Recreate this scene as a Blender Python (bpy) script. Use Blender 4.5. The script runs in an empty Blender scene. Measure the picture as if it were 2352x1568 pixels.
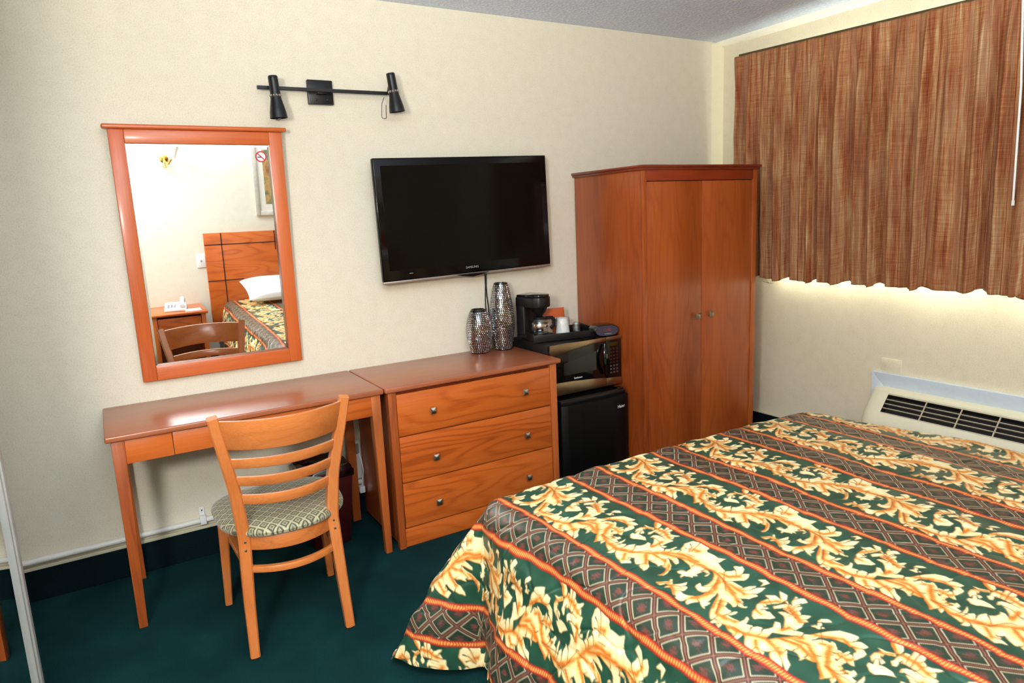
import bpy, bmesh, math, random
import numpy as np
from mathutils import Vector, Matrix, Euler
C = bpy.context.scene.collection
scene = bpy.context.scene
# ------------------------------------------------------------------ camera, world, lights, exposure
cam_d = bpy.data.cameras.new('camera')
cam_d.sensor_width = 36.0
cam_d.lens = 1570.14 / 2352 * 36.0
cam_d.clip_start = 0.02
cam = bpy.data.objects.new('camera', cam_d)
C.objects.link(cam)
_r = Vector((0.85469656, -0.51718843, -0.04483205))
_u = Vector((0.13136528, 0.13192329, 0.98251688))
_f = Vector((0.50223197, 0.84564317, -0.18069498))
_m = Matrix(((_r.x, _u.x, -_f.x, 0.601), (_r.y, _u.y, -_f.y, -3.26), (_r.z, _u.z, -_f.z, 1.4721), (0, 0, 0, 1)))
cam.matrix_world = _m
scene.camera = cam
vs = scene.view_settings
vs.view_transform = 'Standard'
vs.look = 'None'
vs.gamma = 1.0
vs.use_curve_mapping = False
vs.exposure = 0.22
world = bpy.data.worlds.new('daylight')
scene.world = world
world.use_nodes = True
_bg = world.node_tree.nodes['Background']
_bg.inputs[0].default_value = (0.95, 0.97, 1.0, 1)
_bg.inputs[1].default_value = 6.0


def light(name, kind, loc, target, energy, color=(1, 1, 1), **kw):
    d = bpy.data.lights.new(name, kind)
    d.energy = energy
    d.color = color
    for k, v in kw.items():
        setattr(d, k, v)
    o = bpy.data.objects.new(name, d)
    C.objects.link(o)
    o.location = loc
    o.rotation_euler = (Vector(target) - Vector(loc)).to_track_quat('-Z', 'Y').to_euler()
    return o


light('flash_light', 'AREA', (-0.14, -3.2, 1.76), (1.8, -0.4, 1.62), 47, (1.0, 0.985, 0.96), shape='DISK', size=0.34)
light('flash_bounce', 'SPOT', (0.60, -2.95, 1.72), (0.92, -2.80, 2.5), 430, (0.93, 0.97, 1.0), spot_size=math.radians(150), spot_blend=0.8, shadow_soft_size=0.06)
light('sunlight', 'SUN', (8, -2, 6), (4.3, -2.2, 1.2), 30, (1, 0.99, 0.95), angle=math.radians(1.5))

# ------------------------------------------------------------------ helpers
OFF = {}


class MB:
    """collects shapes into one mesh"""
    def __init__(self):
        self.bm = bmesh.new()

    def _add(self, verts, faces):
        vs_ = [self.bm.verts.new(v) for v in verts]
        for f in faces:
            try:
                self.bm.faces.new([vs_[i] for i in f])
            except ValueError:
                pass
        return vs_

    def box(self, x0, x1, y0, y1, z0, z1, bev=0.0, seg=2, rot=None, piv=None):
        t = bmesh.new()
        r = bmesh.ops.create_cube(t, size=1)
        for v in t.verts:
            v.co = Vector(((x0 + x1) / 2 + v.co.x * (x1 - x0), (y0 + y1) / 2 + v.co.y * (y1 - y0), (z0 + z1) / 2 + v.co.z * (z1 - z0)))
        if bev > 0:
            bmesh.ops.bevel(t, geom=list(t.edges), offset=bev, segments=seg, profile=0.5, affect='EDGES')
        if rot:
            bmesh.ops.rotate(t, verts=t.verts, cent=piv or ((x0 + x1) / 2, (y0 + y1) / 2, (z0 + z1) / 2), matrix=rot)
        self.merge(t)
        return self

    def merge(self, t):
        me = bpy.data.meshes.new('_t')
        t.to_mesh(me)
        t.free()
        self.bm.from_mesh(me)
        bpy.data.meshes.remove(me)

    def frustum(self, a, b, bev=0.0):
        """hexahedron from bottom rectangle a=(x0,x1,y0,y1,z) to top rectangle b"""
        t = bmesh.new()
        vv = []
        for (x0, x1, y0, y1, z) in (a, b):
            vv += [t.verts.new((x0, y0, z)), t.verts.new((x1, y0, z)), t.verts.new((x1, y1, z)), t.verts.new((x0, y1, z))]
        for f in ((3, 2, 1, 0), (4, 5, 6, 7), (0, 1, 5, 4), (1, 2, 6, 5), (2, 3, 7, 6), (3, 0, 4, 7)):
            t.faces.new([vv[i] for i in f])
        if bev > 0:
            bmesh.ops.bevel(t, geom=list(t.edges), offset=bev, segments=2, profile=0.5, affect='EDGES')
        self.merge(t)
        return self

    def prism(self, pts, axis, a, b, bev=0.0):
        """polygon pts (2d) extruded along axis from a to b; 2d coords are the other two axes in order"""
        t = bmesh.new()
        def P(p, w):
            if axis == 'x':
                return (w, p[0], p[1])
            if axis == 'y':
                return (p[0], w, p[1])
            return (p[0], p[1], w)
        v0 = [t.verts.new(P(p, a)) for p in pts]
        v1 = [t.verts.new(P(p, b)) for p in pts]
        n = len(pts)
        t.faces.new(v0)
        t.faces.new(v1[::-1])
        for i in range(n):
            t.faces.new((v0[i], v1[i], v1[(i + 1) % n], v0[(i + 1) % n]))
        bmesh.ops.recalc_face_normals(t, faces=t.faces)
        if bev > 0:
            bmesh.ops.bevel(t, geom=list(t.edges), offset=bev, segments=2, profile=0.5, affect='EDGES')
        self.merge(t)
        return self

    def tube(self, pts, r, n=12, cap=True, up=None, flat=None):
        """round (or flat=(w,h) rectangular) sweep along pts"""
        pts = [Vector(p) for p in pts]
        rr = r if isinstance(r, (list, tuple)) else [r] * len(pts)
        rings = []
        prev = None
        for i, p in enumerate(pts):
            if i == 0:
                d = pts[1] - pts[0]
            elif i == len(pts) - 1:
                d = pts[-1] - pts[-2]
            else:
                d = (pts[i + 1] - pts[i]).normalized() + (pts[i] - pts[i - 1]).normalized()
            d.normalize()
            if up is not None:
                s = d.cross(Vector(up)).normalized()
            elif prev is None:
                s = d.cross(Vector((0, 0, 1)) if abs(d.z) < 0.9 else Vector((0, 1, 0))).normalized()
            else:
                s = (prev - d * prev.dot(d)).normalized()
            prev = s
            t = s.cross(d).normalized()
            ring = []
            if flat:
                w, h = flat if not isinstance(flat[0], (list, tuple)) else flat[i]
                e = min(w, h) * 0.14
                for a, b in ((w / 2 - e, h / 2), (w / 2, h / 2 - e), (w / 2, -h / 2 + e), (w / 2 - e, -h / 2), (-w / 2 + e, -h / 2), (-w / 2, -h / 2 + e), (-w / 2, h / 2 - e), (-w / 2 + e, h / 2)):
                    ring.append(self.bm.verts.new(p + s * a + t * b))
            else:
                for k in range(n):
                    a = 2 * math.pi * k / n
                    ring.append(self.bm.verts.new(p + (s * math.cos(a) + t * math.sin(a)) * rr[i]))
            rings.append(ring)
        m = len(rings[0])
        for i in range(len(rings) - 1):
            for k in range(m):
                self.bm.faces.new((rings[i][k], rings[i][(k + 1) % m], rings[i + 1][(k + 1) % m], rings[i + 1][k]))
        if cap:
            self.bm.faces.new(rings[0][::-1])
            self.bm.faces.new(rings[-1])
        return self

    def lathe(self, prof, c, n=32, axis='z'):
        """prof list of (r, h); c centre"""
        c = Vector(c)
        def P(r, h, a):
            if axis == 'z':
                return c + Vector((r * math.cos(a), r * math.sin(a), h))
            if axis == 'y':
                return c + Vector((r * math.cos(a), -h, r * math.sin(a)))
            return c + Vector((h, r * math.cos(a), r * math.sin(a)))
        rings = []
        for r, h in prof:
            if r < 1e-6:
                rings.append([self.bm.verts.new(P(0, h, 0))])
            else:
                rings.append([self.bm.verts.new(P(r, h, 2 * math.pi * k / n)) for k in range(n)])
        for a, b in zip(rings[:-1], rings[1:]):
            for k in range(n):
                k2 = (k + 1) % n
                if len(a) == 1 and len(b) == 1:
                    continue
                if len(a) == 1:
                    self.bm.faces.new((a[0], b[k], b[k2]))
                elif len(b) == 1:
                    self.bm.faces.new((a[k], b[0], a[k2]))
                else:
                    self.bm.faces.new((a[k], b[k], b[k2], a[k2]))
        return self

    def xform(self, mat):
        bmesh.ops.transform(self.bm, matrix=mat, verts=self.bm.verts)
        return self

    def build(self, name, mat, parent=None, smooth=True, world=True, recalc=True, kind=None):
        if recalc:
            bmesh.ops.recalc_face_normals(self.bm, faces=self.bm.faces)
        if parent is not None and world:
            o = OFF.get(parent.name, Vector((0, 0, 0)))
            bmesh.ops.translate(self.bm, verts=self.bm.verts, vec=-o)
        me = bpy.data.meshes.new(name)
        self.bm.to_mesh(me)
        self.bm.free()
        me.materials.append(mat)
        if smooth:
            me.polygons.foreach_set('use_smooth', [True] * len(me.polygons))
            me.set_sharp_from_angle(angle=math.radians(38))
        ob = bpy.data.objects.new(name, me)
        C.objects.link(ob)
        if parent is not None:
            ob.parent = parent
            OFF[ob.name] = OFF.get(parent.name, Vector((0, 0, 0)))
        if kind:
            ob['kind'] = kind
        return ob


def thing(name, label, cat, loc=(0, 0, 0), rotz=0.0, group=None, rot=None, local=False):
    o = bpy.data.objects.new(name, None)
    C.objects.link(o)
    o.empty_display_size = 0.05
    o.location = loc
    o.rotation_euler = rot if rot else (0, 0, rotz)
    o['label'] = label
    o['category'] = cat
    if group:
        o['group'] = group
    OFF[o.name] = Vector((0, 0, 0)) if local else Vector(loc)
    return o


def tag(o, label, cat, group=None):
    o['label'] = label
    o['category'] = cat
    if group:
        o['group'] = group
    return o


def rot_origin(o, loc):
    """move a top-level mesh's origin to loc"""
    o.data.transform(Matrix.Translation(-Vector(loc)))
    o.location = loc
    OFF[o.name] = Vector(loc)
    return o


# ------------------------------------------------------------------ materials
def srgb(r, g, b):
    f = lambda c: (c / 255 / 12.92) if c / 255 <= 0.04045 else ((c / 255 + 0.055) / 1.055) ** 2.4
    return (f(r), f(g), f(b), 1)


def new_mat(name):
    m = bpy.data.materials.new(name)
    m.use_nodes = True
    nt = m.node_tree
    b = nt.nodes['Principled BSDF']
    return m, nt, b


def N(nt, t, **kw):
    n = nt.nodes.new(t)
    for k, v in kw.items():
        if k.startswith('_'):
            setattr(n, k[1:], v)
        else:
            n.inputs[k.replace('__', ' ')].default_value = v
    return n


def coords(nt, scale=(1, 1, 1), kind='Object', rot=(0, 0, 0)):
    tc = nt.nodes.new('ShaderNodeTexCoord')
    mp = nt.nodes.new('ShaderNodeMapping')
    mp.inputs['Scale'].default_value = scale
    mp.inputs['Rotation'].default_value = rot
    nt.links.new(tc.outputs[kind], mp.inputs['Vector'])
    return mp.outputs['Vector']


def ramp(nt, fac, stops, interp='LINEAR'):
    r = nt.nodes.new('ShaderNodeValToRGB')
    r.color_ramp.interpolation = interp
    els = r.color_ramp.elements
    while len(els) < len(stops):
        els.new(0.5)
    for e, (p, c) in zip(els, stops):
        e.position = p
        e.color = c
    nt.links.new(fac, r.inputs['Fac'])
    return r.outputs['Color']


def bump(nt, b, h, strength, dist=0.001):
    n = nt.nodes.new('ShaderNodeBump')
    n.inputs['Strength'].default_value = strength
    n.inputs['Distance'].default_value = dist
    nt.links.new(h, n.inputs['Height'])
    nt.links.new(n.outputs['Normal'], b.inputs['Normal'])


def plain(name, col, rough=0.5, metal=0.0, spec=0.5, coat=0.0, noise=0.06, nscale=60, bmp=0.0):
    m, nt, b = new_mat(name)
    v = coords(nt)
    n = N(nt, 'ShaderNodeTexNoise', Scale=nscale, Detail=4.0)
    nt.links.new(v, n.inputs['Vector'])
    c0 = tuple(max(0, c * (1 - noise)) for c in col[:3]) + (1,)
    c1 = tuple(min(1, c * (1 + noise)) for c in col[:3]) + (1,)
    nt.links.new(ramp(nt, n.outputs['Fac'], [(0.3, c0), (0.7, c1)]), b.inputs['Base Color'])
    b.inputs['Roughness'].default_value = rough
    b.inputs['Metallic'].default_value = metal
    b.inputs['Specular IOR Level'].default_value = spec
    b.inputs['Coat Weight'].default_value = coat
    if bmp:
        bump(nt, b, n.outputs['Fac'], bmp)
    return m


def wood(name, dark, mid, light_, grain='x', rough=0.35, coat=0.3, scale=1.0, contrast=1.0, wear=False):
    m, nt, b = new_mat(name)
    g = {'x': (0.16, 1, 1), 'y': (1, 0.16, 1), 'z': (1, 1, 0.16)}[grain]
    v = coords(nt, tuple(k * scale for k in g))
    warp = N(nt, 'ShaderNodeTexNoise', Scale=5.0, Detail=2.0, Roughness=0.5)
    nt.links.new(v, warp.inputs['Vector'])
    mul = N(nt, 'ShaderNodeMath', _operation='MULTIPLY')
    nt.links.new(warp.outputs['Fac'], mul.inputs[0])
    mul.inputs[1].default_value = 13.0
    sn = N(nt, 'ShaderNodeMath', _operation='SINE')
    m6 = N(nt, 'ShaderNodeMath', _operation='MULTIPLY')
    m6.inputs[1].default_value = 6.283
    nt.links.new(mul.outputs[0], m6.inputs[0])
    nt.links.new(m6.outputs[0], sn.inputs[0])
    ab = N(nt, 'ShaderNodeMath', _operation='MULTIPLY_ADD')
    ab.inputs[1].default_value = 0.5
    ab.inputs[2].default_value = 0.5
    nt.links.new(sn.outputs[0], ab.inputs[0])
    pw_ = N(nt, 'ShaderNodeMath', _operation='POWER')
    pw_.inputs[1].default_value = 3.0
    nt.links.new(ab.outputs[0], pw_.inputs[0])
    ab = N(nt, 'ShaderNodeMath', _operation='SUBTRACT')
    ab.inputs[0].default_value = 1.0
    nt.links.new(pw_.outputs[0], ab.inputs[1])
    big = N(nt, 'ShaderNodeTexNoise', Scale=3.0, Detail=3.0)
    nt.links.new(v, big.inputs['Vector'])
    g2 = {'x': (0.03, 1, 1), 'y': (1, 0.03, 1), 'z': (1, 1, 0.03)}[grain]
    v2 = coords(nt, g2)
    fine = N(nt, 'ShaderNodeTexNoise', Scale=220.0, Detail=3.0)
    nt.links.new(v2, fine.inputs['Vector'])
    a1 = N(nt, 'ShaderNodeMath', _operation='MULTIPLY')
    a1.inputs[1].default_value = 0.15 * contrast
    nt.links.new(ab.outputs[0], a1.inputs[0])
    a2 = N(nt, 'ShaderNodeMath', _operation='MULTIPLY_ADD')
    a2.inputs[1].default_value = 0.75
    nt.links.new(big.outputs['Fac'], a2.inputs[0])
    nt.links.new(a1.outputs[0], a2.inputs[2])
    a3 = N(nt, 'ShaderNodeMath', _operation='MULTIPLY_ADD')
    a3.inputs[1].default_value = 0.28
    nt.links.new(fine.outputs['Fac'], a3.inputs[0])
    nt.links.new(a2.outputs[0], a3.inputs[2])
    col = ramp(nt, a3.outputs[0], [(0.30, dark), (0.56, mid), (0.85, light_)])
    nt.links.new(col, b.inputs['Base Color'])
    b.inputs['Roughness'].default_value = rough
    b.inputs['Coat Weight'].default_value = coat
    b.inputs['Coat Roughness'].default_value = 0.15
    bump(nt, b, fine.outputs['Fac'], 0.06, 0.0005)
    return m


M = {}
W_D, W_M, W_L = srgb(132, 54, 14), srgb(188, 90, 30), srgb(208, 112, 46)
for ax in 'xyz':
    M['wood_' + ax] = wood('cherry_wood_' + ax, W_D, W_M, W_L, ax, rough=0.32, coat=0.25)
M['wood_top'] = wood('cherry_wood_top', srgb(140, 72, 44), srgb(166, 94, 60), srgb(184, 112, 76), 'x', rough=0.30, coat=0.2, contrast=0.35)
M['wood_ward_z'] = wood('wardrobe_wood', srgb(116, 48, 14), srgb(160, 74, 26), srgb(184, 98, 44), 'z', rough=0.36, coat=0.2, scale=1.1, contrast=0.55)
M['wood_ward_x'] = wood('wardrobe_wood_rail', srgb(110, 38, 14), srgb(140, 50, 18), srgb(160, 66, 26), 'x', rough=0.33, coat=0.25, scale=0.8, contrast=0.5)
M['wood_dark_x'] = wood('dark_cherry_edge', srgb(88, 30, 14), srgb(120, 46, 22), srgb(145, 62, 32), 'x', rough=0.3, coat=0.4, contrast=0.4)
M['wood_chair_z'] = wood('chair_wood_upright', srgb(160, 82, 34), srgb(196, 112, 54), srgb(214, 136, 78), 'z', rough=0.3, coat=0.4, contrast=0.4)
M['wood_chair_x'] = wood('chair_wood_rail', srgb(164, 86, 36), srgb(200, 118, 58), srgb(220, 144, 84), 'x', rough=0.3, coat=0.4, contrast=0.4)
M['wood_mirror_x'] = wood('mirror_wood_rail', srgb(172, 74, 26), srgb(204, 100, 44), srgb(216, 116, 58), 'x', rough=0.38, coat=0.15, contrast=0.25)
M['wood_mirror_z'] = wood('mirror_wood_stile', srgb(172, 74, 26), srgb(204, 100, 44), srgb(216, 116, 58), 'z', rough=0.38, coat=0.15, contrast=0.25)
M['wood_leg'] = wood('cherry_wood_leg', srgb(126, 56, 20), srgb(172, 86, 36), srgb(192, 106, 52), 'z', rough=0.36, coat=0.15, contrast=0.5)
M['groove'] = plain('dark_groove', srgb(52, 18, 8), 0.6)
M['nickel'] = plain('brushed_nickel', srgb(190, 180, 164), 0.34, 1.0, noise=0.1, nscale=30)
M['chrome'] = plain('chrome', srgb(225, 222, 220), 0.12, 1.0)
M['black'] = plain('black_satin_metal', srgb(16, 16, 17), 0.35)
M['black_gloss'] = plain('black_gloss_plastic', srgb(8, 8, 9), 0.12, coat=0.3)
M['tv_bezel'] = plain('television_gloss_bezel', srgb(7, 6, 6), 0.1, spec=0.25)
M['black_plastic'] = plain('black_plastic', srgb(14, 14, 15), 0.42)
M['fridge'] = plain('black_pebbled_metal', srgb(6, 6, 6), 0.5, spec=0.2, nscale=400, bmp=0.15)
M['screen'] = plain('television_screen', srgb(9, 8, 6), 0.12, noise=0.02, spec=0.2)
M['steel'] = plain('warm_stainless', srgb(178, 158, 128), 0.3, 1.0, nscale=20)
M['silver'] = plain('silver_plastic', srgb(170, 160, 150), 0.3, 0.7)
M['white'] = plain('white_plastic', srgb(236, 236, 232), 0.4, noise=0.02)
M['white_paper'] = plain('white_paper', srgb(240, 238, 234), 0.8, noise=0.03)
M['white_text'] = plain('white_lettering', srgb(215, 215, 212), 0.5, noise=0.0)
M['grey_text'] = plain('grey_lettering', srgb(150, 150, 148), 0.5, noise=0.0)
M['pipe'] = plain('white_painted_pipe', srgb(224, 222, 212), 0.4, noise=0.04, nscale=20)
M['cream'] = plain('cream_plastic', srgb(226, 220, 192), 0.45, noise=0.02)
M['cream_dark'] = plain('beige_plastic_slats', srgb(176, 166, 140), 0.5, noise=0.03)
M['sleeve'] = plain('pale_blue_grey_metal', srgb(204, 216, 226), 0.45, noise=0.02)
M['void'] = plain('dark_interior', srgb(20, 17, 14), 0.8)
M['door_metal'] = plain('satin_grey_white_frame', srgb(196, 196, 188), 0.4, 0.25, nscale=20)
M['alu'] = plain('silver_aluminium', srgb(206, 208, 204), 0.25, 0.9, nscale=20)
M['maroon'] = plain('dark_maroon_plastic', srgb(58, 10, 10), 0.4)
M['red'] = plain('red_print', srgb(200, 30, 50), 0.5, noise=0.02)
M['orange_paper'] = plain('orange_brown_paper', srgb(190, 86, 36), 0.6, noise=0.06, nscale=30)
M['linen'] = plain('white_pillow_cotton', srgb(238, 236, 230), 0.8, noise=0.02)
M['brass'] = plain('polished_brass', srgb(214, 170, 80), 0.25, 1.0)
M['shade'] = plain('white_glass_shade', srgb(250, 240, 210), 0.3, noise=0.01)
M['frame_grey'] = plain('weathered_grey_wood', srgb(196, 188, 170), 0.5, noise=0.15, nscale=25)
M['mat_board'] = plain('cream_mat_board', srgb(232, 226, 208), 0.8, noise=0.02)
M['clock_face'] = plain('purple_grey_panel', srgb(64, 58, 72), 0.2, noise=0.04)
M['baseboard'] = plain('navy_carpet_base', srgb(6, 23, 27), 0.95, spec=0.1, noise=0.3, nscale=300, bmp=0.4)
M['base_cap'] = plain('cream_cap_strip', srgb(196, 188, 160), 0.5)
M['ceiling_trim'] = plain('white_cove_trim', srgb(244, 240, 220), 0.4, noise=0.02)


def mirror_mat():
    m, nt, b = new_mat('mirror_glass')
    v = coords(nt)
    n = N(nt, 'ShaderNodeTexNoise', Scale=4.0)
    nt.links.new(v, n.inputs['Vector'])
    nt.links.new(ramp(nt, n.outputs['Fac'], [(0.3, (0.93, 0.95, 0.93, 1)), (0.7, (0.95, 0.96, 0.94, 1))]), b.inputs['Base Color'])
    b.inputs['Metallic'].default_value = 1.0
    b.inputs['Roughness'].default_value = 0.0
    return m


M['mirror'] = mirror_mat()


def glass_mat(name, rough=0.0, tint=(0.96, 0.98, 0.97, 1), mix=0.12):
    m = bpy.data.materials.new(name)
    m.use_nodes = True
    nt = m.node_tree
    nt.nodes.remove(nt.nodes['Principled BSDF'])
    out = nt.nodes['Material Output']
    tr = N(nt, 'ShaderNodeBsdfTransparent', Color=tint)
    gl = N(nt, 'ShaderNodeBsdfGlossy', Roughness=rough)
    fr = N(nt, 'ShaderNodeLayerWeight', Blend=0.5)
    pw = N(nt, 'ShaderNodeMath', _operation='POWER')
    pw.inputs[1].default_value = 4.0
    nt.links.new(fr.outputs['Facing'], pw.inputs[0])
    ad = N(nt, 'ShaderNodeMath', _operation='MULTIPLY_ADD')
    ad.inputs[1].default_value = 0.6
    ad.inputs[2].default_value = 0.04 + mix
    nt.links.new(pw.outputs[0], ad.inputs[0])
    mx = nt.nodes.new('ShaderNodeMixShader')
    nt.links.new(ad.outputs[0], mx.inputs[0])
    nt.links.new(tr.outputs[0], mx.inputs[1])
    nt.links.new(gl.outputs[0], mx.inputs[2])
    nt.links.new(mx.outputs[0], out.inputs['Surface'])
    return m


M['pane'] = glass_mat('window_glass', mix=0.0)
M['clear'] = glass_mat('clear_glass', mix=0.1)


def wall_mat(name, c0, c1, c2):
    m, nt, b = new_mat(name)
    v = coords(nt)
    n1 = N(nt, 'ShaderNodeTexNoise', Scale=210.0, Detail=3.0, Roughness=0.6)
    n2 = N(nt, 'ShaderNodeTexNoise', Scale=18.0, Detail=2.0)
    for n in (n1, n2):
        nt.links.new(v, n.inputs['Vector'])
    mx = N(nt, 'ShaderNodeMath', _operation='MULTIPLY_ADD')
    mx.inputs[1].default_value = 0.25
    nt.links.new(n2.outputs['Fac'], mx.inputs[0])
    nt.links.new(n1.outputs['Fac'], mx.inputs[2])
    nt.links.new(ramp(nt, mx.outputs[0], [(0.42, c0), (0.62, c1), (0.85, c2)]), b.inputs['Base Color'])
    b.inputs['Roughness'].default_value = 0.6
    b.inputs['Specular IOR Level'].default_value = 0.25
    bump(nt, b, n1.outputs['Fac'], 0.18, 0.001)
    return m


M['wall'] = wall_mat('cream_wallpaper', srgb(212, 204, 180), srgb(225, 217, 195), srgb(232, 225, 205))
M['wall_right'] = wall_mat('cream_wallpaper_window', srgb(214, 202, 170), srgb(226, 215, 186), srgb(232, 223, 196))


def ceiling_mat():
    m, nt, b = new_mat('popcorn_ceiling')
    v = coords(nt)
    n1 = N(nt, 'ShaderNodeTexNoise', Scale=75.0, Detail=4.0, Roughness=0.6)
    v2 = N(nt, 'ShaderNodeTexVoronoi', Scale=60.0)
    nt.links.new(v, n1.inputs['Vector'])
    nt.links.new(v, v2.inputs['Vector'])
    ad = N(nt, 'ShaderNodeMath', _operation='SUBTRACT')
    nt.links.new(n1.outputs['Fac'], ad.inputs[0])
    nt.links.new(v2.outputs['Distance'], ad.inputs[1])
    nt.links.new(ramp(nt, ad.outputs[0], [(0.0, srgb(214, 224, 240)), (0.5, srgb(238, 246, 255))]), b.inputs['Base Color'])
    b.inputs['Roughness'].default_value = 0.9
    bump(nt, b, ad.outputs[0], 0.6, 0.005)
    return m


M['ceiling'] = ceiling_mat()


def carpet_mat():
    m, nt, b = new_mat('dark_green_carpet')
    v = coords(nt)
    n1 = N(nt, 'ShaderNodeTexNoise', Scale=420.0, Detail=2.0)
    n2 = N(nt, 'ShaderNodeTexNoise', Scale=5.0, Detail=4.0)
    n3 = N(nt, 'ShaderNodeTexVoronoi', Scale=90.0)
    for n in (n1, n2, n3):
        nt.links.new(v, n.inputs['Vector'])
    mx = N(nt, 'ShaderNodeMath', _operation='MULTIPLY_ADD')
    mx.inputs[1].default_value = 0.5
    nt.links.new(n2.outputs['Fac'], mx.inputs[0])
    nt.links.new(n1.outputs['Fac'], mx.inputs[2])
    base = ramp(nt, mx.outputs[0], [(0.5, srgb(4, 28, 30)), (0.8, srgb(9, 46, 46)), (1.0, srgb(22, 62, 60))])
    spk = ramp(nt, n3.outputs['Distance'], [(0.0, (1, 1, 1, 1)), (0.09, (0, 0, 0, 1))])
    mixn = nt.nodes.new('ShaderNodeMix')
    mixn.data_type = 'RGBA'
    nt.links.new(spk, mixn.inputs[0])
    nt.links.new(base, mixn.inputs[6])
    mixn.inputs[7].default_value = srgb(40, 50, 40)
    nt.links.new(mixn.outputs[2], b.inputs['Base Color'])
    b.inputs['Roughness'].default_value = 0.95
    b.inputs['Specular IOR Level'].default_value = 0.1
    bump(nt, b, n1.outputs['Fac'], 0.6, 0.003)
    return m


M['carpet'] = carpet_mat()


def curtain_mat():
    m, nt, b = new_mat('brown_slub_curtain_fabric')
    def layer(sc, s, d=3.0):
        n = N(nt, 'ShaderNodeTexNoise', Scale=s, Detail=d, Roughness=0.6)
        nt.links.new(coords(nt, sc, 'UV'), n.inputs['Vector'])
        return n.outputs['Fac']
    a = layer((62, 2.4, 1), 1.0, 4.0)          # broad vertical streaks
    f = layer((330, 7, 1), 1.0)           # fine vertical threads
    h = layer((9, 300, 1), 1.0, 2.0)      # horizontal slubs
    big = layer((14, 1.2, 1), 1.0)
    def ma(x, k, y):
        n = N(nt, 'ShaderNodeMath', _operation='MULTIPLY_ADD')
        nt.links.new(x, n.inputs[0])
        n.inputs[1].default_value = k
        if isinstance(y, float):
            n.inputs[2].default_value = y
        else:
            nt.links.new(y, n.inputs[2])
        return n.outputs[0]
    s = ma(a, 0.80, ma(f, 0.50, ma(h, 0.36, ma(big, 0.35, -0.53))))
    col = ramp(nt, s, [(0.26, srgb(118, 54, 26)), (0.40, srgb(152, 88, 52)), (0.54, srgb(176, 126, 84)), (0.68, srgb(198, 168, 122)), (0.84, srgb(222, 204, 168))])
    hue = layer((30, 1.6, 1), 1.0)
    mx = nt.nodes.new('ShaderNodeMix')
    mx.data_type = 'RGBA'
    nt.links.new(ramp(nt, hue, [(0.45, (0, 0, 0, 1)), (0.65, (0.5, 0.5, 0.5, 1))]), mx.inputs[0])
    nt.links.new(col, mx.inputs[6])
    mx.inputs[7].default_value = srgb(158, 118, 92)
    nt.links.new(mx.outputs[2], b.inputs['Base Color'])
    b.inputs['Roughness'].default_value = 0.75
    b.inputs['Specular IOR Level'].default_value = 0.2
    bump(nt, b, f, 0.2, 0.0008)
    return m


M['curtain'] = curtain_mat()


def seat_mat():
    m, nt, b = new_mat('sage_diamond_upholstery')
    tc = nt.nodes.new('ShaderNodeTexCoord')
    sx = nt.nodes.new('ShaderNodeSeparateXYZ')
    nt.links.new(tc.outputs['Object'], sx.inputs[0])
    def mth(op, a, b_=None, c=None):
        n = N(nt, 'ShaderNodeMath', _operation=op)
        for i, q in enumerate((a, b_, c)):
            if q is None:
                continue
            if isinstance(q, (int, float)):
                n.inputs[i].default_value = q
            else:
                nt.links.new(q, n.inputs[i])
        return n.outputs[0]
    u = mth('MULTIPLY', mth('ADD', sx.outputs['X'], sx.outputs['Y']), 23.0)
    w = mth('MULTIPLY', mth('SUBTRACT', sx.outputs['X'], sx.outputs['Y']), 23.0)
    fu = mth('ABSOLUTE', mth('SUBTRACT', mth('FRACT', mth('ADD', u, 50.0)), 0.5))
    fw = mth('ABSOLUTE', mth('SUBTRACT', mth('FRACT', mth('ADD', w, 50.0)), 0.5))
    d = mth('MAXIMUM', fu, fw)            # 0 centre .. 0.5 edge of each diamond
    col = ramp(nt, d, [(0.0, srgb(96, 92, 66)), (0.10, srgb(96, 92, 66)), (0.13, srgb(150, 146, 112)), (0.24, srgb(150, 146, 112)), (0.27, srgb(74, 68, 46)), (0.38, srgb(80, 74, 50)), (0.41, srgb(168, 162, 126)), (0.5, srgb(176, 170, 134))], 'LINEAR')
    n = N(nt, 'ShaderNodeTexNoise', Scale=260.0, Detail=3.0)
    nt.links.new(tc.outputs['Object'], n.inputs['Vector'])
    mx = nt.nodes.new('ShaderNodeMix')
    mx.data_type = 'RGBA'
    mx.blend_type = 'MULTIPLY'
    mx.inputs[0].default_value = 0.6
    nt.links.new(col, mx.inputs[6])
    nt.links.new(ramp(nt, n.outputs['Fac'], [(0.3, (0.6, 0.6, 0.6, 1)), (0.6, (1, 1, 1, 1))]), mx.inputs[7])
    nt.links.new(mx.outputs[2], b.inputs['Base Color'])
    b.inputs['Roughness'].default_value = 0.6
    b.inputs['Sheen Weight'].default_value = 0.3
    return m


M['seat'] = seat_mat()


def picture_mat():
    m, nt, b = new_mat('muted_landscape_print')
    v = coords(nt, (1, 1, 1))
    n = N(nt, 'ShaderNodeTexNoise', Scale=9.0, Detail=6.0)
    nt.links.new(v, n.inputs['Vector'])
    nt.links.new(ramp(nt, n.outputs['Fac'], [(0.3, srgb(86, 98, 110)), (0.45, srgb(120, 124, 88)), (0.55, srgb(196, 156, 96)), (0.7, srgb(150, 96, 70))]), b.inputs['Base Color'])
    b.inputs['Roughness'].default_value = 0.3
    return m


M['picture'] = picture_mat()


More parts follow.
